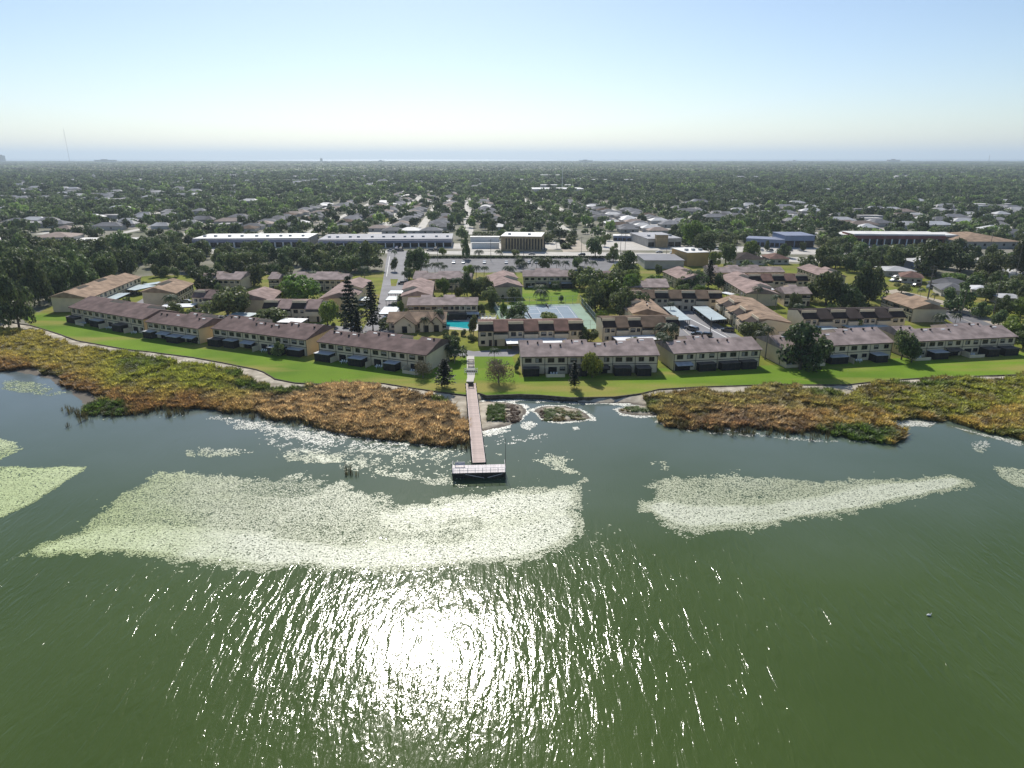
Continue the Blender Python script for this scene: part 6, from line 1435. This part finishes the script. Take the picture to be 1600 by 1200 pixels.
C_OR, C_GO, C_YG, C_GR, C_BR = np.array([.50, .37, .195]), np.array([.46, .36, .10]), np.array([.31, .33, .055]), np.array([.10, .16, .03]), np.array([.25, .13, .06])
def mixc(a, b, t): return a * (1 - t[:, None]) + b * t[:, None]
def sstep(a, b, x): t = np.clip((x - a) / (b - a), 0, 1); return t * t * (3 - 2 * t)
def col_left(px, py, x, y):
    n = len(px); f1 = fbm(x, y, 14, 4); f2 = fbm(x + 90, y + 30, 5, 3)
    c = np.repeat(C_GO[None], n, 0)
    t = sstep(250, 470, px + (f1 - .5) * 160); c = mixc(np.repeat(C_GO[None], n, 0) * .9, np.repeat(C_OR[None], n, 0), t)
    lowr = np.interp(px, [0, 100, 200, 300, 400, 500], [577, 600, 640, 636, 650, 668]); up = np.interp(px, [0, 75, 150, 290, 400], [517, 535, 553, 577, 596])
    v = np.clip((py - up) / (lowr - up), 0, 1.2)
    yg = (1 - sstep(.35, .72, v + (f1 - .5) * .7)) * (1 - sstep(330, 430, px)) * (.35 + .65 * sstep(120, 220, px)); c = mixc(c, np.repeat(C_YG[None], n, 0), yg)
    rust = sstep(.6, .95, v + (f2 - .5) * .5) * (1 - sstep(300, 420, px)); c = mixc(c, np.repeat(C_BR[None], n, 0), rust * .75)
    for (ax, ay, rx, ry, s) in [(165, 640, 40, 14, 1), (68, 588, 30, 10, .6), (440, 612, 48, 9, .9), (690, 630, 20, 5, .9), (372, 590, 22, 6, .9), (385, 606, 22, 8, .9), (225, 572, 45, 8, .6), (105, 625, 14, 6, .8)]:
        d = ((px - ax) / rx) ** 2 + ((py - ay) / ry) ** 2; c = mixc(c, np.repeat(C_GR[None], n, 0), s * (1 - sstep(.5, 1.3, d + (f2 - .5) * .8)))
    f4 = fbm(x + 7, y, 1.7, 3); c = c * (.5 + 1.0 * sstep(.25, .75, f4))[:, None] * rng.uniform(.8, 1.2, n)[:, None]
    hh = .55 + .3 * f2 + .2 * t + .8 * sstep(.3, .7, f4)
    ditch = np.abs((py - 600) - (px - 205) * -.36) < 2.6; keep = ~((px > 200) & (px < 292) & ditch)
    return c, hh, keep & (rng.random(n) < .85 + .3 * f2)
marsh('reed_bed', 'wide bed of orange-brown and yellow-green reeds left of the pier', MARSH_L, col_left)
def col_right(px, py, x, y):
    n = len(px); f1 = fbm(x, y, 14, 4); f2 = fbm(x + 90, y + 30, 5, 3)
    t = sstep(1200, 1400, px + (f1 - .5) * 200); c = mixc(np.repeat(C_OR[None] * .9, n, 0), np.repeat(C_GO[None], n, 0), t)
    c = mixc(c, np.repeat(C_YG[None] * .9, n, 0), (1 - sstep(.45, .62, f1 + (py - 640) / 130)) * (.5 + .45 * t))
    c = mixc(c, np.repeat(C_BR[None], n, 0), sstep(.5, .7, f2) * .45 + .3 * (1 - t) * sstep(640, 665, py))
    for (ax, ay, rx, ry, s) in [(1330, 680, 85, 14, 1), (1290, 618, 28, 8, .8), (1440, 606, 55, 5, .8), (1015, 632, 12, 6, .7), (1560, 680, 60, 8, .7)]:
        d = ((px - ax) / rx) ** 2 + ((py - ay) / ry) ** 2; c = mixc(c, np.repeat(C_GR[None], n, 0), s * (1 - sstep(.5, 1.3, d + (f2 - .5) * .8)))
    f4 = fbm(x + 7, y, 1.7, 3); c = c * (.5 + 1.0 * sstep(.25, .75, f4))[:, None] * rng.uniform(.8, 1.2, n)[:, None]
    return c, .5 + .35 * f2 + .8 * sstep(.3, .7, f4), rng.random(n) < .9 + .3 * f2
marsh('reed_bed', 'wide bed of rust and gold reeds right of the islets', MARSH_R, col_right)
def col_isl(px, py, x, y):
    n = len(px); f1 = fbm(x, y, 3, 3); c = mixc(np.repeat(C_GR[None] * 1.2, n, 0), np.repeat(C_GO[None] * .55, n, 0), sstep(.4, .6, f1))
    g = (px < 787) & (px > 750); c[g] = C_GR * 1.3; dk = (px > 790) & (px < 818) | (px > 835) & (px < 850); c[dk] = C_BR * .45
    c *= rng.uniform(.7, 1.2, n)[:, None]; return c, np.full(n, .45) + .3 * g, rng.random(n) < .85
for k, lab in enumerate(['low green and brown plants on the islet beside the pier', 'low olive plants on the middle pale-rimmed islet', 'low grass on the right islet by the rust reeds']):
    p = ISLES[k] if k else [(757, 636), (768, 630), (792, 631), (816, 638), (818, 650), (808, 658), (788, 662), (766, 660), (757, 650)]; cx_ = sum(q[0] for q in p) / len(p); cy_ = sum(q[1] for q in p) / len(p)
    marsh('islet_plants', lab, [(cx_ + (a - cx_) * .82, cy_ + (b - cy_) * .8) for a, b in p], col_isl, 3.0, .6)
# lone stalks standing in the water off the reed edge
def stalk(seed):
    rd = random.Random(seed); V = []; F = []
    for i in range(9):
        bx, by = rd.uniform(-.4, .4), rd.uniform(-.4, .4); a = rd.uniform(0, 6.28); hh = rd.uniform(.8, 1.7); tx, ty = bx + rd.uniform(-.2, .2), by + rd.uniform(-.2, .2); s = .05
        o = len(V); V += [(bx - s, by, -.2), (bx + s, by, -.2), (tx + s * .4, ty, hh), (tx - s * .4, ty, hh)]; F.append((o, o + 1, o + 2, o + 3))
    return npmesh('stalks', V, F, M['reed'])
ST = [stalk(i) for i in range(3)]
P = []
for (xa, ya, xb, yb, n_) in [(350, 645, 735, 700, 200), (100, 640, 140, 660, 26), (1045, 662, 1180, 680, 130), (140, 648, 300, 646, 60), (540, 735, 560, 742, 8), (1180, 676, 1300, 684, 40), (100, 665, 110, 668, 3)]:
    for i in range(n_):
        t = random.random(); px_ = xa + (xb - xa) * t + random.uniform(-5, 5); py_ = ya + (yb - ya) * t + random.gauss(0, 3.0)
        x, y = G(px_, py_, 0)
        P.append((x, y, 0))
P = np.array(P); n = len(P)
scatter('reed_stalks', 'dark broken reed stalks standing in the shallows off the reed beds', 'reeds', ST, P, np.repeat(rng.uniform(.6, 1.2, (n, 1)), 3, 1), rng.uniform(0, 6.28, n), np.concatenate([np.array([[.05, .045, .02]]) * rng.uniform(.6, 2.2, (n, 1)), np.ones((n, 1))], 1), rng.integers(0, 3, n))

# ================================================================ FLOATING WEED
def weedmat():
    m = bpy.data.materials.new('floating_weed'); m.use_nodes = True; t = m.node_tree; N = t.nodes; L = t.links; p = N['Principled BSDF']
    p.inputs['Roughness'].default_value = .5; p.inputs['Specular IOR Level'].default_value = .42
    a = N.new('ShaderNodeAttribute'); a.attribute_name = 'tint'; L.new(a.outputs['Color'], p.inputs['Base Color']); return m
M['weed'] = weedmat()
BIG = [(42, 866), (85, 842), (130, 812), (215, 752), (245, 730), (300, 731), (370, 738), (430, 742), (480, 738), (520, 748), (560, 752), (600, 768), (640, 784), (690, 776), (760, 765), (840, 757), (916, 750), (909, 800), (904, 850), (870, 872), (800, 885), (700, 890), (600, 896), (500, 897), (400, 900), (320, 893), (250, 883), (200, 870), (120, 872)]
LEFT1 = [(-80, 680), (0, 682), (30, 690), (40, 700), (0, 722), (-80, 740)]
LEFT2 = [(-80, 725), (0, 727), (60, 730), (95, 728), (142, 729), (100, 755), (50, 788), (0, 812), (-80, 840)]
RIGHT = [(1002, 753), (1050, 743), (1130, 738), (1180, 742), (1250, 747), (1350, 745), (1430, 745), (1490, 742), (1506, 752), (1490, 768), (1420, 784), (1350, 798), (1250, 812), (1200, 828), (1130, 838), (1060, 840), (1022, 822), (1010, 790)]
RED = [(1546, 726), (1600, 733), (1680, 740), (1680, 780), (1600, 765), (1575, 757), (1552, 742)]
def density(px, py, x, y):
    f1 = fbm(x, y, 9, 4); f2 = fbm(x + 31, y + 77, 2.2, 3); f3 = fbm(x + 131, y * 1.0 + 7, 4.5, 3)
    d = np.zeros_like(px)
    def patch(poly, base, soft):
        base = base + (.16 if base < .5 else 0)
        w_ = [G(*p, 0) for p in poly]; ins = in_poly(x, y, w_); dd = poly_dist(x, y, w_); sd = np.where(ins, dd, -dd) + (f3 - .5) * soft * .8
        return np.maximum(base * (1.06 - .14 * (f1 > .56)) * sstep(-soft * .5, soft, sd), 0.34 * base * np.exp(-np.maximum(-sd, 0) / (soft * 1.1)))
    def line(pl, wd, amp):
        w_ = [G(*p, 0) for p in pl]; dd = poly_dist(x, y, w_, False); return amp * np.exp(-(dd / wd) ** 2)
    big = patch(BIG, .72, 4.6); big = np.where(big > .05, big + line([(90, 852), (200, 846), (300, 850), (400, 857), (520, 872), (620, 874), (720, 866), (800, 846), (908, 822)], 3.2, .5) * (big > .2) + line([(650, 800), (905, 775)], 5, .25) * (big > .3) - .32 * np.exp(-(((px - 440) / 55) ** 2 + ((py - 762) / 14) ** 2)), big)
    right = patch(RIGHT, .68, 3.6); right = np.where(right > .05, right + line([(1012, 792), (1080, 806), (1200, 803), (1300, 790), (1400, 766), (1500, 752)], 2.6, .6) * (right > .15), right)
    d = np.maximum.reduce([big, right, patch(LEFT1, .8, 2), patch(LEFT2, .85, 1.2), patch(RED, .75, 2),
        patch([(268, 705), (300, 698), (390, 700), (404, 708), (350, 718), (290, 716)], .5, 2), patch([(420, 715), (455, 696), (520, 700), (546, 716), (505, 730), (440, 722)], .55, 1.8), patch([(455, 697), (500, 705), (540, 722), (500, 728)], .8, 1.5),
        patch([(550, 728), (640, 732), (700, 745), (760, 765), (640, 760), (590, 748)], .45, 3), patch([(820, 718), (850, 706), (895, 712), (915, 745), (860, 742)], .42, 3.5), patch([(330, 645), (480, 665), (560, 695), (700, 700), (640, 715), (520, 705), (400, 680), (300, 655)], .42, 4),
        patch([(740, 665), (800, 678), (870, 672), (850, 690), (770, 700)], .3, 3), patch([(1040, 668), (1200, 678), (1400, 692), (1290, 694), (1100, 680)], .33, 2.2), patch([(1375, 657), (1420, 655), (1470, 660), (1460, 668), (1400, 668)], .9, 1.2),
        patch([(1470, 662), (1600, 690), (1600, 700), (1500, 672)], .6, 1.5), patch([(1505, 690), (1540, 683), (1560, 695), (1540, 712), (1515, 705)], .4, 2), patch([(0, 590), (60, 596), (120, 612), (90, 622), (0, 612)], .38, 2.5),
        patch([(748, 672), (770, 668), (805, 672), (780, 682), (752, 684)], .8, 1.2), patch([(812, 660), (830, 656), (842, 664), (828, 673), (812, 670)], .85, 1), patch([(893, 668), (903, 666), (908, 671), (896, 673)], .8, .5),
        patch([(100, 650), (200, 655), (300, 648), (180, 660)], .35, 2), patch([(0, 640), (160, 660), (330, 670), (300, 680), (0, 660)], .10, 4), patch([(700, 690), (760, 690), (900, 745), (1000, 840), (930, 900), (700, 760)], .08, 3), patch([(400, 650), (700, 690), (740, 700), (740, 760), (560, 750), (400, 700)], .24, 3), patch([(1000, 720), (1060, 715), (1050, 745)], .25, 2)])
    # rims of pale scum along islets and shore between pier and reeds
    rim = np.zeros_like(px); xq = x + (f2 - .5) * 3 + (f3 - .5) * 2.5; yq = y + (fbm(x + 5, y + 200, 3, 3) - .5) * 5; wv = .35 + 1.3 * fbm(x + 70, y, 6, 3)
    for p in isles_w: rim = np.maximum(rim, 1.0 * np.exp(-((poly_dist(xq * .5 + x * .5, yq * .5 + y * .5, p) - .1) / (.85 * wv)) ** 2))
    ww = [G(*p, 0) for p in [(744, 612), (752, 622), (770, 626), (800, 624), (850, 623), (900, 627), (930, 629), (960, 628), (1000, 632), (1035, 638), (1042, 660), (1150, 668)]]
    rim = np.maximum(rim, .95 * np.exp(-(poly_dist(xq, yq, ww, False) / (1.9 * wv)) ** 2))
    d = np.maximum(d, rim * (.75 + .6 * f3))
    thr = .62 * fbm(x + 31, y + 77, 1.3, 3) + .18 * f1 + .28 * rng.random(len(px)) - .04 
    return d, d > thr
def flakes(name, label, xa, xb, ya, yb, sp, size, colour=None, seed=0):
    x = rng.uniform(xa, xb, int((xb - xa) * (yb - ya) / sp / sp)); y = rng.uniform(ya, yb, len(x))
    px, py = PX(x, y, 0); k = (px > -60) & (px < 1660) & (py < 960); x, y, px, py = x[k], y[k], px[k], py[k]
    k = terr(x, y) < .02; far = y < y0 + 2; k |= far; x, y, px, py = x[k], y[k], px[k], py[k]
    d, ok = density(px, py, x, y); x, y, px, py, d = x[ok], y[ok], px[ok], py[ok], d[ok]; n = len(x); print(name, n)
    ns = 6; an = np.linspace(0, 2 * np.pi, ns, endpoint=False)[None] + rng.uniform(0, 6.28, (n, 1)); rad = size * rng.uniform(.55, 1.35, (n, 1)) * rng.uniform(.6, 1.25, (n, ns)) * (1 + .35 * (d[:, None] > .8))
    st_ = rng.uniform(.55, 1, (n, 1)); z = rng.uniform(.008, .05, (n, 1)); 
    vx = x[:, None] + np.cos(an) * rad; vy = y[:, None] + np.sin(an) * rad * st_; vz = z + rng.normal(0, .012, (n, ns)); vz = np.maximum(vz, .004)
    V = np.stack([vx, vy, vz], -1).reshape(-1, 3); F = np.arange(n * ns).reshape(n, ns)
    g = fbm(x, y, 11, 3); shore_t = sstep(715, 690, py)
    c0 = np.array([.48, .51, .33]); c1 = np.array([.62, .64, .48]); c2 = np.array([.70, .69, .61])
    c = mixc(np.repeat(c0[None], n, 0), np.repeat(c1[None], n, 0), np.clip(sstep(.7, 1.0, d) + (g - .5) * .8, 0, 1)); c = mixc(c, np.repeat(c2[None], n, 0), shore_t * .8)
    c = c * (1 - (1 - np.array([.85, .95, .62])[None]) * (1 - sstep(60, 420, px + (g - .5) * 200))[:, None])
    gr = ((((px - 440) / 70) ** 2 + ((py - 762) / 16) ** 2 < 1) | (px < 130) & (py < 630)) & (rng.random(n) < .5); c[gr] = [.10, .16, .05]
    c = c * rng.uniform(.85, 1.2, n)[:, None]
    tint = np.repeat(np.concatenate([c, np.ones((n, 1))], 1), ns, 0)
    me = npmesh(name, V, F, M['weed'], tint); o = link(name, me, None, 'stuff'); tag(o, label, 'floating weed'); o['kind'] = 'stuff'
flakes('floating_weed', 'pale green-white mats of floating weed broken into countless scraps', -118, 118, 84, 122, .145, .115)
flakes('shore_weed', 'pale scum and weed scraps drifting along the reed edge and islets', -160, 160, 122, 215, .2, .15)
